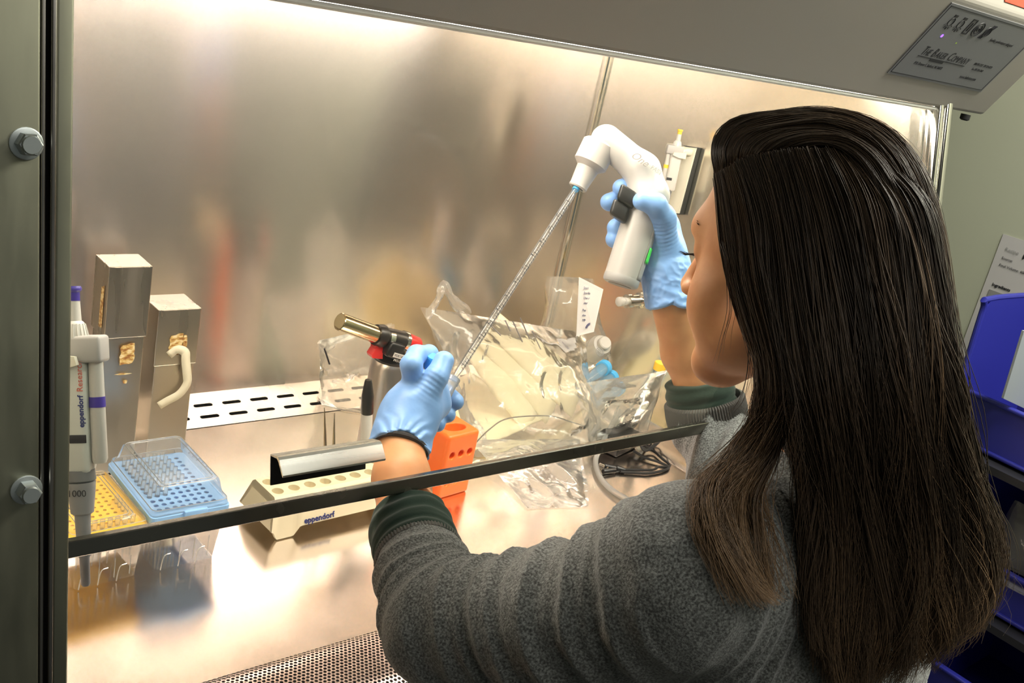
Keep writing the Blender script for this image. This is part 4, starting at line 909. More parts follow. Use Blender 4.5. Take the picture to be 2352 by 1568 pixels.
# grey side strip (rear of handle, toward palm)
b=MB(); G=[]
rt_=-lat if lat@R[:,0]<0 else lat; fv=unit(np.cross(hd,rt_)); fv=fv if fv@vw>0 else -fv
for i in range(20):
    t=i/19; c_=hb0+(hb1-hb0)*(t*0.9+0.03); row=[]
    for a in np.linspace(math.radians(-30),math.radians(38),8): row.append(c_+(rt_*math.cos(a)+fv*math.sin(a))*(0.0243+0.0013*t))
    G.append(row)
b.grid(G); ss=b.make('side_strip',M_lgray,ctl); ss.modifiers.new('s','SOLIDIFY').thickness=0.0008
c_=at(1484,600,DC-0.04); a=math.radians(30); b=MB(); cc=hb0+(hb1-hb0)*0.24; G=[]
for i in range(6):
    G.append([cc+hd*(i*0.0042)+(rt_*math.cos(x)+fv*math.sin(x))*0.0258 for x in np.linspace(math.radians(2),math.radians(30),5)])
b.grid(G); b.make('green_sticker',M_green,ctl).modifiers.new('s','SOLIDIFY').thickness=0.0005
nz0=at(1380,330,DC+0.008); nz1=at(1326,432,DC-0.006); Ln=np.linalg.norm(nz1-nz0); nzd=unit(nz1-nz0)
b=MB(); b.lathe(nz0,nz1,[(0,0.0205),(0.003,0.0235),(Ln*0.46,0.0225),(Ln*0.50,0.0195),(Ln*0.56,0.0150),(Ln*0.93,0.0122),(Ln*0.97,0.0128),(Ln,0.0118)],40); b.make('nozzle_cone',mat('nozzle_grey',(0.50,0.465,0.44),0.4),ctl)
b=MB(); b.lathe(nz1-nzd*0.001,nz1+nzd,[(0,0.0085),(0.002,0.0082)],24); b.make('nozzle_grip',M_dgray,ctl)
for (px,py,s_) in ((1440,452,0),(1423,486,1)):
    p=at(px,py,DC-0.022); b=MB(); b.box(p,(0.0125,0.0105,0.011),[unit(rt_*0.9+hd*-0.25),hd,fv],0.004); b.make('trigger_button',M_black,ctl)
tx=at(1445,362,DC-0.022); tdir=unit(at(1500,400,DC-0.022)-tx); tup=unit(np.cross(vw,tdir)); tup=tup if tup@(-R[:,1])>0 else -tup
text('One',0.0135,tx+tup*0.002,tdir,tup,mat('faint_print',(0.42,0.39,0.37),0.5),ctl,shear=0.4,depth=0.0006); text('FAST',0.0075,tx+tdir*0.030+tup*0.004,tdir,tup,mat('faint_print2',(0.55,0.52,0.5),0.5),ctl,depth=0.0006)
# serological pipette
s0=nz1-nzd*0.012; s1=at(1043,868,1.215); s2=at(1030,890,1.21); sdv=unit(s1-s0); Ls=np.linalg.norm(s1-s0)
sp=thing('serological_pipette','long clear graduated pipette running from the controller down to the held tube','serological pipette',s1)
b=MB(); b.lathe(s0,s1,[(0,0.0034),(0.02,0.0034),(0.03,0.0043),(Ls-0.012,0.0043),(Ls,0.0028)],16); sb=b.make('pipette_tube',M_glasst,sp)
b=MB(); b.lathe(s0+sdv*0.014,s1,[(0,0.0046),(0.004,0.0046)],16); b.make('blue_band',M_cyan,sp)
b=MB(); b.lathe(s0+sdv*0.006,s1,[(0,0.0028),(0.008,0.0028)],12); b.make('cotton_plug',M_white,sp)
sv=unit(EYE-(s0+s1)/2); sv=unit(sv-sdv*(sv@sdv)); sw=np.cross(sdv,sv); sw=sw if sw@R[:,0]>0 else -sw
b=MB(); nt0=62
for i in range(nt0):
    t=0.040+(Ls-0.055)*i/(nt0-1); big=i%5==0; a0_,a1_=(-0.6,1.2) if big else (0.1,1.2)
    b.tube([s0+sdv*t+(sv*math.cos(a)+sw*math.sin(a))*0.00435 for a in np.linspace(a0_,a1_,6)],0.0003 if not big else 0.0004,4)
b.make('graduation_marks',M_ink,sp)
for i in range(1,12):
    t=0.045+(Ls-0.055)*(i*5)/(nt0-1); p=s0+sdv*(t+0.001)+(sv*0.0050+sw*(-0.0002)); text(str(12-i),0.0040,p,unit(-sdv),unit(-sw),M_ink,sp,'graduation_number',bold=0.0002)
# held 15 ml tube and its cap
t0,t1=at(1041,868,1.213),at(1008,938,1.195)
ht_=thing('conical_tube','clear open tube gripped upright in the lower blue glove','tube',t1)
Lt=np.linalg.norm(t1-t0); b=MB(); b.lathe(t0,t1,[(0,0.0088),(0.006,0.0088),(0.0065,0.0078),(Lt-0.02,0.0076),(Lt,0.0015)],22); b.make('tube_wall',film('tube_frost',(0.93,0.93,0.93),0.35,gloss=0.08),ht_)
b=MB(); 
for t in (0.0,0.0065): b.tube([t0+unit(t1-t0)*t+(sv*math.cos(a)+sw*math.sin(a))*0.0087 for a in np.linspace(0,2*math.pi,20)],0.0006,5)
b.make('tube_rim',M_tip,ht_)
cp=at(993,830,1.162); cd_=unit(at(1001,800,1.155)-at(985,855,1.17)); cap_=thing('tube_closure','small bright blue ribbed tube cap pinched between finger and thumb of the lower glove','tube cap',cp)
b=MB(); b.lathe(cp-cd_*0.009,cp+cd_,[(0,0.0080),(0.015,0.0080),(0.016,0.0074)],28); b.make('cap_shell',M_cyan,cap_)
b=MB(); u_=unit(np.cross(cd_,sv)); v_=np.cross(cd_,u_)
for k_ in range(24):
    a=2*math.pi*k_/24; q=cp+(u_*math.cos(a)+v_*math.sin(a))*0.0080; b.tube([q-cd_*0.008,q+cd_*0.005],0.0006,4)
b.make('cap_ribs',M_cyan,cap_)
# ================================================================== PERSON
HB=np.array([[-0.0754,-0.9898,0.1212],[0.9468,-0.0329,0.3202],[-0.3129,0.1389,0.9396]])   # columns: face forward, her left, head up
HO=V(0.7833,0.4918,0.6451)
per=thing('person','person with long dark brown hair, grey knit sweater and blue gloves pipetting at the cabinet','person',(0.80,0.38,-0.9))
H=lambda x,y,z: HO+HB@V(x,y,z)
WL=at(918,1000,1.145); FL=at(922,1100,1.108); EL=at(1030,1435,0.95); SL=at(1560,1335,0.83)
KL=at(975,900,1.165)
WRt=at(1540,690,1.372); FR=at(1572,810,1.412); ER=V(1.065,0.65,0.262); SR=V(0.955,0.41,0.425); KR=at(1505,560,1.37)
NB=V(0.80,0.375,0.475); CH=V(0.79,0.395,0.30)
CL0,CL1=at(937,1196,1.080),at(963,1280,1.036); SLV=at(972,1315,1.018)
CR0,CR1=at(1602,868,1.425),at(1612,925,1.435); SRV=at(1632,985,1.44)
def f_head(P):
    Q=(P-HO)@HB
    e=lambda c,r: ell(Q,c,r)
    d=e((-0.012,0,0.030),(0.098,0.074,0.088))
    d=smin(d,e((0.028,0,-0.028),(0.060,0.056,0.082)),0.03)
    for s_ in(1,-1):
        d=smin(d,e((0.053,0.036*s_,-0.050),(0.027,0.026,0.033)),0.022)     # cheeks
        d=smin(d,cap(Q,(0.000,0.050*s_,-0.062),(0.070,0.014*s_,-0.100),0.020,0.016),0.025)  # jaw
        d=smin(d,e((0.076,0.020*s_,0.022),(0.013,0.022,0.015)),0.022)      # brow ridge
        d=smax(d,-e((0.100,0.033*s_,0.000),(0.020,0.019,0.012)),0.012)     # eye socket
        d=smin(d,e((0.0715,0.031*s_,0.000),(0.0118,0.014,0.012)),0.006)     # eyeball/lid
        d=smin(d,e((-0.012,0.073*s_,-0.010),(0.016,0.008,0.028)),0.006)    # ear
    d=smin(d,e((0.068,0,-0.103),(0.021,0.022,0.018)),0.016)               # chin
    d=smin(d,cap(Q,(0.084,0,0.016),(0.108,0,-0.028),0.0075,0.0105),0.010)   # nose
    for s_ in(1,-1): d=smin(d,e((0.100,0.0105*s_,-0.033),(0.011,0.0075,0.0075)),0.005)
    d=smin(d,e((0.084,0,-0.066),(0.016,0.022,0.008)),0.008)                # lips
    d=smin(d,e((0.082,0,-0.078),(0.015,0.019,0.007)),0.006)
    return d
def f_body(P):
    d=f_head(P)
    d=smin(d,cap(P,H(-0.050,0,-0.050),NB,0.050,0.052),0.02)
    t=capf(P,SL+V(0.02,0,0),SR-V(0.02,0,0),0.048,0.048,V(0,1,0),0.95)
    d=smin(d,cap(P,NB,CH,0.050,0.08),0.03); d=smin(d,t,0.04); d=smin(d,ell(P,CH-V(0,0,0.02),(0.165,0.095,0.20)),0.05); d=smin(d,ell(P,CH-V(0,-0.01,0.27),(0.15,0.10,0.20)),0.06)
    d=smin(d,chain(P,[SL,EL,CL1,CL0,FL,WL],[0.042,0.034,0.031,0.0305,0.0295,0.0255],0.012),0.02)
    d=smin(d,chain(P,[SR,ER,SRV,CR0,FR,WRt],[0.042,0.034,0.031,0.031,0.030,0.0265],0.012),0.02)
    return d
sdf_mesh('body',f_body,(0.40,0.24,-0.30),(1.24,0.93,0.80),0.0026,M_skin,per,1.7)
# --- sweater
def near_param(P,pts):
    """smooth arclength along polyline"""
    s0=0; num=0; den=0
    for a,b_ in zip(pts[:-1],pts[1:]):
        d=b_-a; L=np.linalg.norm(d); t=np.clip((P-a)@d/L/L,0,1); q=np.linalg.norm(P-a-t[:,None]*d,axis=1); tt=(P-a)@d/L/L; w=1/(q**5+1e-7); num=num+w*(s0+t*L); den=den+w; s0+=L
    return num/den
CL0,CL1=at(937,1196,1.080),at(963,1280,1.036); SLV=at(972,1315,1.018)
CR0,CR1=at(1602,868,1.425),at(1612,925,1.435); SRV=at(1632,985,1.44)
polyL=[CL0,SLV,EL,SL,V(0.74,0.34,0.38),V(0.82,0.30,0.2)]
LA=[CL1,SLV,EL,at(1280,1430,0.885),SL]; LR=[0.0415,0.043,0.0565,0.060,0.067]
RA=[CR1,SRV,ER,SR]; RRr=[0.046,0.047,0.056,0.066]
def f_swc(P):
    d=chain(P,LA,LR,0.02)
    d=smin(d,chain(P,RA,RRr,0.02),0.03)
    t=capf(P,SL+V(0.01,0,0.0),SR-V(0.01,0,0.0),0.064,0.060,V(0,1,0),0.95)
    d=smin(d,t,0.04); d=smin(d,cap(P,NB-V(0,0,0.02),CH,0.062,0.12),0.05); d=smin(d,ell(P,CH-V(0,0,0.02),(0.185,0.118,0.21)),0.05); d=smin(d,ell(P,CH-V(0,-0.01,0.30),(0.175,0.125,0.24)),0.06)
    return d
def f_sw(P):
    d=f_swc(P)
    s=near_param(P,polyL); nz=vnoise(P,22)
    ph=s*2*math.pi/0.021+nz*1.3+0.6*vnoise(P+3,55)
    w=np.sin(ph); folds=np.sin(s*2*math.pi/0.047+1.7*vnoise(P+7,14))
    armw=np.clip((P[:,0]*0+1.0)-np.clip((s-0.42)/0.15,0,1)*0.45,0,1)
    elb=np.exp(-((s-0.30)/0.09)**2)
    d=d-armw*(0.0024*(1-2*np.abs(np.sin(ph*0.5)))*(1-0.4*elb)+0.0016*folds*(0.5+1.8*elb))-0.0012*nz-0.0004*vnoise(P,160)
    # neckline opening
    d=smax(d,-(cap(P,NB-V(0,0.0,0.01),H(-0.045,0,-0.09),0.058,0.062)),0.004)
    # cut cleanly at cuffs
    for c0,c1 in ((CL0,CL1),(CR0,CR1)):
        a=unit(c0-c1); near=np.linalg.norm(P-c1,axis=1)<0.09
        d=np.where(near,np.maximum(d,(P-c1)@a-0.002),d)
    return d
sdf_mesh('sweater',f_sw,(0.38,0.20,-0.31),(1.26,0.86,0.56),0.0027,M_knit,per,1.8)
# --- trousers and shoes (she stands at the cabinet)
M_denim=mat('dark_denim',(0.02,0.025,0.045),0.85); bump(M_denim,tex(M_denim,(1,1,1),'noise',400,2),0.3,0.0008)
LGp=[[V(0.79+s_*0.085,0.40,-0.28),V(0.79+s_*0.10,0.43,-0.48),V(0.79+s_*0.11,0.40,-0.80)] for s_ in (-1,1)]
def f_tr(P):
    d=ell(P,V(0.79,0.40,-0.22),(0.170,0.118,0.13))
    for g_ in LGp: d=smin(d,chain(P,g_,[0.088,0.066,0.052],0.03),0.02)
    return smax(smax(d-0.002*vnoise(P,20),P[:,2]+0.20,0.003),-(P[:,2]+0.85),0.003)
sdf_mesh('trousers',f_tr,(0.56,0.24,-0.88),(1.02,0.56,-0.12),0.005,M_denim,per)
for g_ in LGp:
    ft=V(g_[2][0],0.39,-0.855)
    sdf_mesh('shoe',lambda P,ft=ft: smax(smin(ell(P,ft+V(0,0.07,-0.012),(0.046,0.12,0.040)),cap(P,ft+V(0,-0.01,0.0),ft+V(0,-0.01,0.04),0.042,0.040),0.02),-(P[:,2]+0.898),0.002),ft-V(0.08,0.10,0.06),ft+V(0.08,0.24,0.10),0.004,M_rub,per)
# --- undershirt cuffs and collar (dark green), rolled
def cuff(c0,c1,r0,r1,cf,rf,h=0.0013):
    a=unit(c0-c1); L=np.linalg.norm(c0-c1)
    def f(P):
        t=(P-c1)@a; d=cap(P,c1-a*0.01,c0+a*0.01,r1,r0)
        d=d-0.0015*np.sin(t*2*math.pi/0.019+2*vnoise(P,25))-0.001*vnoise(P,60)-0.0012*np.exp(-((t-L*0.30)/0.0022)**2)
        d=smax(d,t-L-0.0028*vnoise(P,40),0.006); d=smax(d,-t-0.004,0.002)
        inn=cap(P,c0-a*0.008,c0+a*0.05,rf,rf+0.001); return smax(d,-inn,0.003)
    lo=np.minimum(c0,c1)-0.065; hi=np.maximum(c0,c1)+0.065; return f,lo,hi
f,lo,hi=cuff(CL0,CL1+unit(CL1-CL0)*0.002,0.0425,0.0435,FL,0.033); o_=sdf_mesh('undershirt_cuff',f,lo,hi,0.0014,M_jersey,per); o_['label']='dark green rolled undershirt cuff on the lower arm'
f,lo,hi=cuff(CR0,CR1+unit(CR1-CR0)*0.004,0.046,0.047,FR,0.034); o_=sdf_mesh('undershirt_cuff',f,lo,hi,0.0014,M_jersey,per); o_['label']='dark green rolled undershirt cuff on the raised arm'
def ribbed(c,ax,r,L,n=70,h=0.0016):
    ax=unit(ax); u_=unit(np.cross(ax,V(0.3,0.1,1))); v_=np.cross(ax,u_); G=[]
    m=n*4
    for k_ in range(m):
        q=2*math.pi*k_/m; rr_=r+h*0.6*math.cos(n*q); e=u_*math.cos(q)+v_*math.sin(q)
        G.append([c+e*(rr_-0.004)-ax*L*0.5,c+e*rr_-ax*L*0.42,c+e*(rr_+0.001),c+e*rr_+ax*L*0.42,c+e*(rr_-0.004)+ax*L*0.5])
    b=MB(); b.grid(G,True); return b
ribbed(CL1,CL0-CL1,0.0440,0.009,80,0.0008).make('sweater_rib',M_rib,per)
ribbed(at(1622,945,1.437),CR0-CR1,0.0545,0.040,90,0.002).make('sweater_rib',M_rib,per)
def f_col(P):
    a=NB-V(0,0.0,0.0); tp_=H(-0.045,0,-0.085); ax=unit(tp_-a); t=(P-a)@ax
    d=cap(P,a-ax*0.05,tp_,0.066,0.060); d=smax(d,np.abs(t-0.006)-0.020,0.004); return smax(d,-cap(P,a-ax*0.05,tp_,0.061,0.055),0.002)
sdf_mesh('undershirt_collar',f_col,NB-0.11,NB+0.11,0.002,M_jersey,per)
# --- gloves
def wrinkle(P,ax,c,amp=0.0009,f=0.007):
    t=(P-c)@ax; return amp*np.sin(t*2*math.pi/f+3*vnoise(P,45))+amp*0.8*vnoise(P,120)
# lower glove: wrist WL -> palm -> knuckles
aw=unit(unit(KL-WL)+unit(WL-FL)*1.2); WC=WL-unit(WL-FL)*0.014
LI=[at(951,880,1.155),at(944,838,1.140),at(957,814,1.155),at(986,812,1.180),at(1003,838,1.195)]
LTm=[at(972,915,1.145),at(1002,866,1.145),at(1019,829,1.155)]
LM=[at(985,880,1.21),at(1015,895,1.245),at(1046,922,1.225)]
LRg=[at(975,905,1.22),at(1000,925,1.245),at(1028,952,1.222)]
LP=[at(962,930,1.21),at(985,950,1.235),at(1006,974,1.215)]
def f_gl(P):
    pl=smin(capf(P,at(945,948,1.150),at(972,903,1.165),0.0310,0.0270,R[:,2],0.66),cap(P,WL-aw*0.01,at(945,945,1.155),0.0290,0.0260),0.02)
    pl=smin(pl,cap(P,at(1005,930,1.18),at(1000,890,1.19),0.014,0.014),0.02)
    d=pl
    for c_,r_ in ((LI,(0.0130,0.0118,0.0108,0.0100,0.0092)),(LTm,(0.0165,0.0132,0.0118)),(LM,(0.013,0.0115,0.0105)),(LRg,(0.013,0.0110,0.0098)),(LP,(0.012,0.0105,0.0092))):
        d=smin(d,chain(P,c_,r_,0.004),0.0045)
    d=d-0.00035*np.exp(-((P-at(990,880,1.13))**2).sum(1)/0.016**2)*np.sin(((P-LTm[0])@unit(LTm[2]-LTm[0]))*2*math.pi/0.0055+3*vnoise(P,50))-0.0004*vnoise(P,90)
    # flared crumpled cuff
    t=(P-WC)@aw; th=np.arctan2((P-WC)@R[:,1],(P-WC)@R[:,0])
    cf=cap(P,WC-aw*0.010,WC+aw*0.040,0.0345,0.0295); cf=cf-(0.0013*np.sin(th*15+4*vnoise(P,40))+0.0010*(1-2*np.abs(vnoise(P,90))))*np.clip((0.034-t)/0.034,0,1)
    cf=smax(cf,-(t+0.004+0.003*np.sin(th*2+0.6)+0.002*vnoise(P,60)),0.0015); cf=smax(cf,t-0.045,0.01)
    d=smin(d,cf,0.008)
    inn=cap(P,WC-aw*0.05,WC+aw*0.008,0.0330,0.0300); return smax(d,-inn,0.0012)
Lp=np.array(LI+LTm+LM+LRg+LP+[WL-aw*0.05,KL]); sdf_mesh('glove',f_gl,Lp.min(0)-0.03,Lp.max(0)+0.03,0.0013,M_glove,per)
b=MB(); u_=unit(np.cross(aw,V(0,0,1))); v_=np.cross(aw,u_); c_=WC-aw*0.0035; b.tube([c_+(u_*math.cos(a)+v_*math.sin(a))*0.0300 for a in np.linspace(0,2*math.pi,40)],0.0034,8); b.make('wrist_band',M_band,per)
# raised glove
aw2=unit(at(1525,590,1.375)-WRt)
RT=[at(1530,560,1.362),at(1523,500,1.345),at(1506,470,1.325),at(1474,462,1.318)]
def f_gr(P):
    d=smin(cap(P,WRt-aw2*0.006,at(1520,600,1.385),0.0285,0.0300),capf(P,at(1525,600,1.385),at(1512,525,1.400),0.030,0.030,R[:,2],0.8),0.02)
    d=smin(d,cap(P,at(1522,575,1.375),RT[1],0.0225,0.0165),0.014)
    d=smin(d,chain(P,RT[1:],[0.0160,0.0140,0.0115],0.006),0.006)
    fing=[((1500,470),(1450,425),(1428,432),1.0),((1495,500),(1425,455),(1400,464),1.0),((1490,545),(1435,520),(1416,523),1.05),((1485,575),(1430,550),(1412,549),1.0)]
    for (a,b_,c_,k_) in fing:
        p=[at(*a,1.415),at(*b_,1.405),at(*c_,1.365)]
        d=smin(d,chain(P,p,[0.013,0.0125*k_,0.0122*k_],0.005),0.003)
    ax=unit(RT[1]-RT[0]); t=(P-WRt)@aw2
    bandw=np.exp(-((P-at(1528,530,1.35))**2).sum(1)/0.022**2)
    d=d-0.0006*bandw*np.sin(((P-RT[0])@ax)*2*math.pi/0.0055+2*vnoise(P,60))-0.0004*vnoise(P,90)
    th=np.arctan2((P-WRt)@R[:,1],(P-WRt)@R[:,0])
    cf=cap(P,WRt-aw2*0.03,at(1525,600,1.380),0.0330,0.0310)-0.0016*(1-2*np.abs(vnoise(P,75)))-0.0012*(1-2*np.abs(vnoise(P+5,150)))
    cf=smax(cf,t-0.050,0.012); cf=smax(cf,-(t+0.006+0.006*np.sin(th*2+1)+0.003*vnoise(P,40)),0.002)
    d=smin(d,cf,0.008); inn=cap(P,WRt-aw2*0.05,WRt+aw2*0.0,0.0300,0.0270); return smax(d,-inn,0.002)
Rp=np.array(RT+[at(1400,464,1.37),at(1412,549,1.37),at(1490,560,1.42),WRt-aw2*0.04]); sdf_mesh('glove',f_gr,Rp.min(0)-0.035,Rp.max(0)+0.035,0.0014,M_glove,per)
# --- eyelashes, eyebrow
b=MB(); 
for s_ in (1,-1):
    for i in range(22):
        a=-1.0+2.0*i/21; p=V(0.0845-0.006*abs(a),(0.031+0.0135*a)*s_,-0.002-0.002*abs(a)); q=p+V(0.010,0.005*a*s_+0.003*s_,0.001+0.001*random.random()); m_=(p+q)/2+V(0,0,-0.002)
        b.tube([H(*p),H(*m_),H(*q)],[0.0005,0.0004,0.0001],4)
b.make('eyelashes',mat('lash_black',(0.02,0.012,0.01),0.5),per)
b=MB()
for s_ in (1,-1):
    for i in range(60):
        a=i/59; p=V(0.0872-0.016*a*a,(0.012+0.036*a)*s_,0.019+0.006*math.sin(a*2.6)+0.003*(random.random()-.5)); b.tube([H(*p),H(*(p+V(-0.001,0.005*s_,0.001)))],[0.0005,0.0002],3)
b.make('eyebrow',mat('brow_brown',(0.08,0.045,0.025),0.6),per)
# --- hair
def f_hull(P):
    Q=(P-HO)@HB
    d=ell(Q,(-0.012,0,0.022),(0.104,0.080,0.096))
    d=smin(d,cap(P,H(-0.045,0,0.0),H(-0.07,0,-0.12),0.078,0.082),0.04)
    d=smin(d,cap(P,H(-0.07,0,-0.12),V(0.80,0.325,0.40),0.082,0.070),0.05)
    d=smin(d,f_swc(P),0.03); return d
def trace(px,py,off,hint=None):
    d=ray(px,py); ts=np.linspace(0.6,1.15,221); P=EYE+ts[:,None]*d; v=f_hull(P)-off
    neg=np.where(v<0)[0]
    if len(neg): return ts[neg[0]]
    return ts[np.argmin(v)]
def guide(pts,off=0.012,n=40,dd=None):
    s=spline(pts,n); t=np.array([trace(x,y,off) for x,y in s])
    k=np.ones(9)/9; t=np.convolve(np.pad(t,4,mode='edge'),k,mode='valid')
    return np.array([at(x,y,r) for (x,y),r in zip(s,t)])
GA=[
 [(1646,405),(1652,500),(1668,600),(1700,730),(1745,850),(1740,940),(1700,1010),(1660,1060),(1610,1110),(1610,1200),(1650,1300),(1690,1390)],
 [(1675,390),(1695,500),(1712,620),(1750,750),(1775,860),(1770,950),(1735,1030),(1700,1080),(1665,1140),(1670,1230),(1720,1330),(1780,1385)],
 [(1705,372),(1735,500),(1755,640),(1790,780),(1800,880),(1795,960),(1775,1040),(1755,1090),(1740,1150),(1760,1240),(1775,1320),(1790,1380)]]
GB=[
 [(1698,374),(1730,500),(1752,640),(1785,780),(1812,900),(1838,1000),(1856,1100),(1868,1250),(1872,1380),(1880,1480)],
 [(1735,362),(1770,500),(1795,680),(1820,850),(1850,1000),(1868,1120),(1880,1250),(1885,1380),(1890,1480),(1905,1560)],
 [(1790,352),(1820,500),(1850,680),(1880,850),(1905,1000),(1925,1150),(1930,1300),(1930,1430),(1935,1520),(1945,1600)],
 [(1850,345),(1885,500),(1915,680),(1945,850),(1970,1000),(1990,1150),(2010,1300),(2020,1420),(2010,1520),(2000,1590)],
 [(1910,345),(1960,480),(1990,660),(2020,840),(2050,1000),(2075,1150),(2095,1300),(2090,1420),(2070,1500),(2050,1560)],
 [(1970,355),(2040,480),(2070,660),(2095,840),(2120,1000),(2150,1150),(2170,1280),(2170,1390),(2150,1470),(2110,1530)],
 [(2020,370),(2095,480),(2125,650),(2145,820),(2170,980),(2200,1120),(2235,1240),(2240,1330),(2215,1400),(2180,1470)],
 [(2060,375),(2135,480),(2165,640),(2185,800),(2210,950),(2245,1100),(2285,1220),(2295,1310),(2280,1380),(2240,1440)]]
GT=[
 [(1650,400),(1640,350),(1655,300),(1705,268),(1790,258),(1880,250),(1980,268),(2065,322),(2128,430),(2160,580),(2182,780),(2208,940)],
 [(1690,375),(1690,335),(1730,300),(1810,285),(1900,275),(1990,300),(2060,370),(2110,490),(2138,650),(2160,820),(2185,980),(2215,1120)],
 [(1760,352),(1800,325),(1870,310),(1940,315),(2000,355),(2050,430),(2080,540),(2100,680),(2120,820),(2140,960),(2165,1100),(2180,1230)],
 [(1850,340),(1900,330),(1950,345),(1990,385),(2020,450),(2040,560),(2055,680),(2070,800),(2090,920),(2110,1040),(2130,1150),(2140,1260)]]
groups=[[guide(g,0.013) for g in G] for G in (GA,GB,GT)]
# far (her right) side: mirror of the near curtain across the head's middle plane, hanging to the right shoulder
def mirror(P):
    Q=(P-HO)@HB; Q[:,1]*=-1; return HO+Q@HB.T
far=[]
for y in np.linspace(0,1,4):
    pts=[H(0.075-0.10*y,-0.02-0.02*y,0.100+0.0*y),H(0.07-0.12*y,-0.070-0.015*y,0.04),H(0.05-0.14*y,-0.092,-0.05),H(0.03-0.14*y,-0.095,-0.13),V(0.90,0.44-0.10*y,0.44),V(0.895,0.40-0.12*y,0.36)]
    far.append(spline(pts,40))
groups.append(far)
allv=[];allf=[];alltone=[];nv=0
def strands(G,count,layer,wav,rad,clumps,tip_short=0.25,nseg=26,ks=3,lift=0.0,tb=0.0,sink=0.010):
    global nv
    G=np.array(G); m,n,_=G.shape; c=rng.random(clumps); ctone=rng.random(clumps)
    tt=np.linspace(0,1,nseg)
    for i in range(count):
        ci=rng.integers(clumps); u=np.clip(c[ci]+rng.normal()*0.024,0,1)*(m-1)
        i0=min(int(u),m-2); fu=u-i0
        end=1-tip_short*rng.random()**2
        idx=np.clip(tt*end*(n-1),0,n-1.001); j=idx.astype(int); fj=(idx-j)[:,None]
        A=G[i0,j]*(1-fj)+G[i0,j+1]*fj; B=G[i0+1,j]*(1-fj)+G[i0+1,j+1]*fj; P=A*(1-fu)+B*fu
        uc=c[ci]*(m-1); k0=min(int(uc),m-2); fc=uc-k0; A=G[k0,j]*(1-fj)+G[k0,j+1]*fj; B=G[k0+1,j]*(1-fj)+G[k0+1,j+1]*fj
        gg=(0.7*tt**1.2)[:,None]; P=P*(1-gg)+(A*(1-fc)+B*fc)*gg
        ph=rng.random()*0.8+ci*2.1; fr=2.5+1.5*((ci*7)%10)/10
        g=tt**1.3
        ctr=c[ci]*(m-1); 
        # clump toward the clump centre lower down
        sx=np.sin(tt*fr*2*math.pi*0.5+ph)*wav*g*(1+0.5*math.sin(ci)); sy=np.cos(tt*fr*2*math.pi*0.45+ph*1.3)*wav*0.6*g
        out=np.cross(np.gradient(P,axis=0),R[:,0]); out/=np.linalg.norm(out,axis=1)[:,None]+1e-9; out*=np.sign(-(out@R[:,2]))[:,None]
        dpt=(rng.random()-0.5)*layer*0.5+(((ci*37)%11)/11-0.5)*layer*0.6
        j1,j2=rng.normal()*0.0022,rng.normal()*0.0022
        root=rng.normal()*0.0014*np.exp(-tt*14); P=P+R[:,0]*(sx+j1*(0.3+tt*1.4))[:,None]-R[:,1]*(root+0.0012*np.exp(-tt*14))[:,None]+R[:,2]*(sink*np.exp(-tt*22))[:,None]+R[:,1]*(j2*tt)[:,None]-R[:,2]*(sy+dpt*(0.25+0.75*np.minimum(tt*4,1))+lift*np.sin(math.pi*tt))[:,None]
        T=np.gradient(P,axis=0); T/=np.linalg.norm(T,axis=1)[:,None]+1e-9
        U=np.cross(T,R[:,2]); U/=np.linalg.norm(U,axis=1)[:,None]+1e-9; W=np.cross(T,U)
        r=rad*(0.7+0.6*rng.random())*(1-0.75*tt**3)
        for k_ in range(ks):
            q=2*math.pi*k_/ks; allv.append(P+(U*math.cos(q)+W*math.sin(q))*r[:,None])
        b0=nv; ii=np.arange(nseg-1)
        for k_ in range(ks):
            k2=(k_+1)%ks; allf.append(np.stack([b0+k_*nseg+ii,b0+k2*nseg+ii,b0+k2*nseg+ii+1,b0+k_*nseg+ii+1],1))
        tone=tb+0.34*ctone[ci]**2+0.10*rng.random()+0.22*(rng.random()<0.03); tips=0.42*np.clip((tt-0.55)/0.45,0,1)*(1.0 if layer<0.03 else .6)
        alltone.extend([tone+tips]*ks); nv+=nseg*ks
strands(groups[0],1600,0.018,0.0085,0.00034,34,0.45,tb=0.25)
strands(groups[1],7000,0.026,0.0085,0.00042,70,0.45)
strands(groups[2],2800,0.010,0.0015,0.00042,60,0.5)
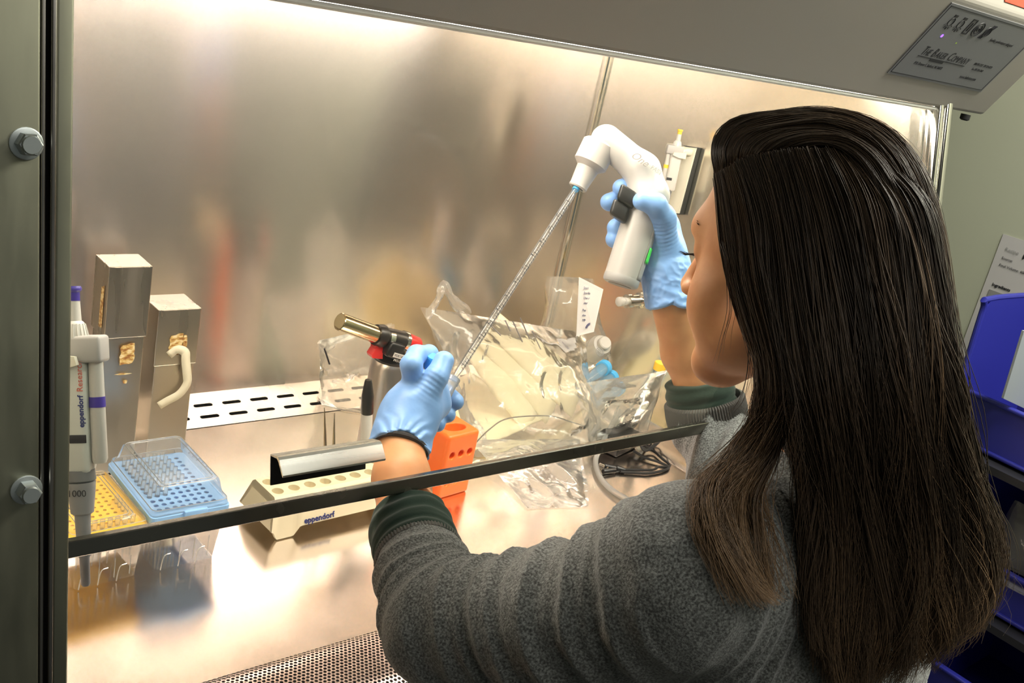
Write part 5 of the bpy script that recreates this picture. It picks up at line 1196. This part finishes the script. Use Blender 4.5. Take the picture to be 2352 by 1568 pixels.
strands(groups[3],900,0.02,0.005,0.0006,40,0.3)
strands(groups[1],800,0.012,0.014,0.00036,26,0.5,lift=0.010,tb=0.24); strands(groups[1],120,0.03,0.016,0.0003,120,0.3,lift=0.008)
# face framing wisps
W1=guide([(1660,560),(1668,640),(1672,720),(1655,790),(1635,850)],0.022,40); W2=guide([(1690,640),(1705,720),(1715,800),(1712,860),(1695,920),(1660,960),(1655,1010)],0.006,40)
for g_ in (W1,W2): strands([g_,g_+R[:,0]*0.002],5,0.002,0.001,0.0003,2,0.2)
me=bpy.data.meshes.new('hair_strands'); vv=np.concatenate(allv).astype(np.float32); F=np.concatenate(allf).astype(np.int32)
me.vertices.add(len(vv)); me.vertices.foreach_set('co',vv.ravel()); me.loops.add(len(F)*4); me.loops.foreach_set('vertex_index',F.ravel())
me.polygons.add(len(F)); me.polygons.foreach_set('loop_start',np.arange(0,len(F)*4,4,dtype=np.int32)); me.polygons.foreach_set('loop_total',np.full(len(F),4,np.int32)); me.update(calc_edges=True)
me.polygons.foreach_set('use_smooth',[True]*len(F))
at_=me.attributes.new('tone','FLOAT','POINT'); at_.data.foreach_set('value',np.concatenate(alltone).astype(np.float32))
hair=link('hair',me,M_hair,per); hair['kind']='stuff'
# solid underlayer: volume below the strands
def f_under(P):
    Q=(P-HO)@HB
    d=ell(Q,(-0.016,0,0.026),(0.098,0.079,0.094))
    d=smin(d,cap(P,H(-0.050,0,-0.01),H(-0.075,0,-0.12),0.070,0.070),0.03)
    d=smin(d,capf(P,H(-0.070,0,-0.10),V(0.795,0.315,0.42),0.072,0.050,V(0.2,1,0.3),0.6),0.03)
    # keep the face, temple and neck front clear
    face=(Q[:,0]-0.030-0.35*(Q[:,2]-0.03)*(Q[:,2]>0.03)-0.22*np.minimum(Q[:,2]-0.03,0)*-0.6)
    d=smax(d,np.where(Q[:,2]>0.060,face-0.08,face),0.01); return d
sdf_mesh('hair_underlayer',f_under,HO-V(0.22,0.32,0.36),HO+V(0.22,0.14,0.14),0.0035,M_hairbase,per)
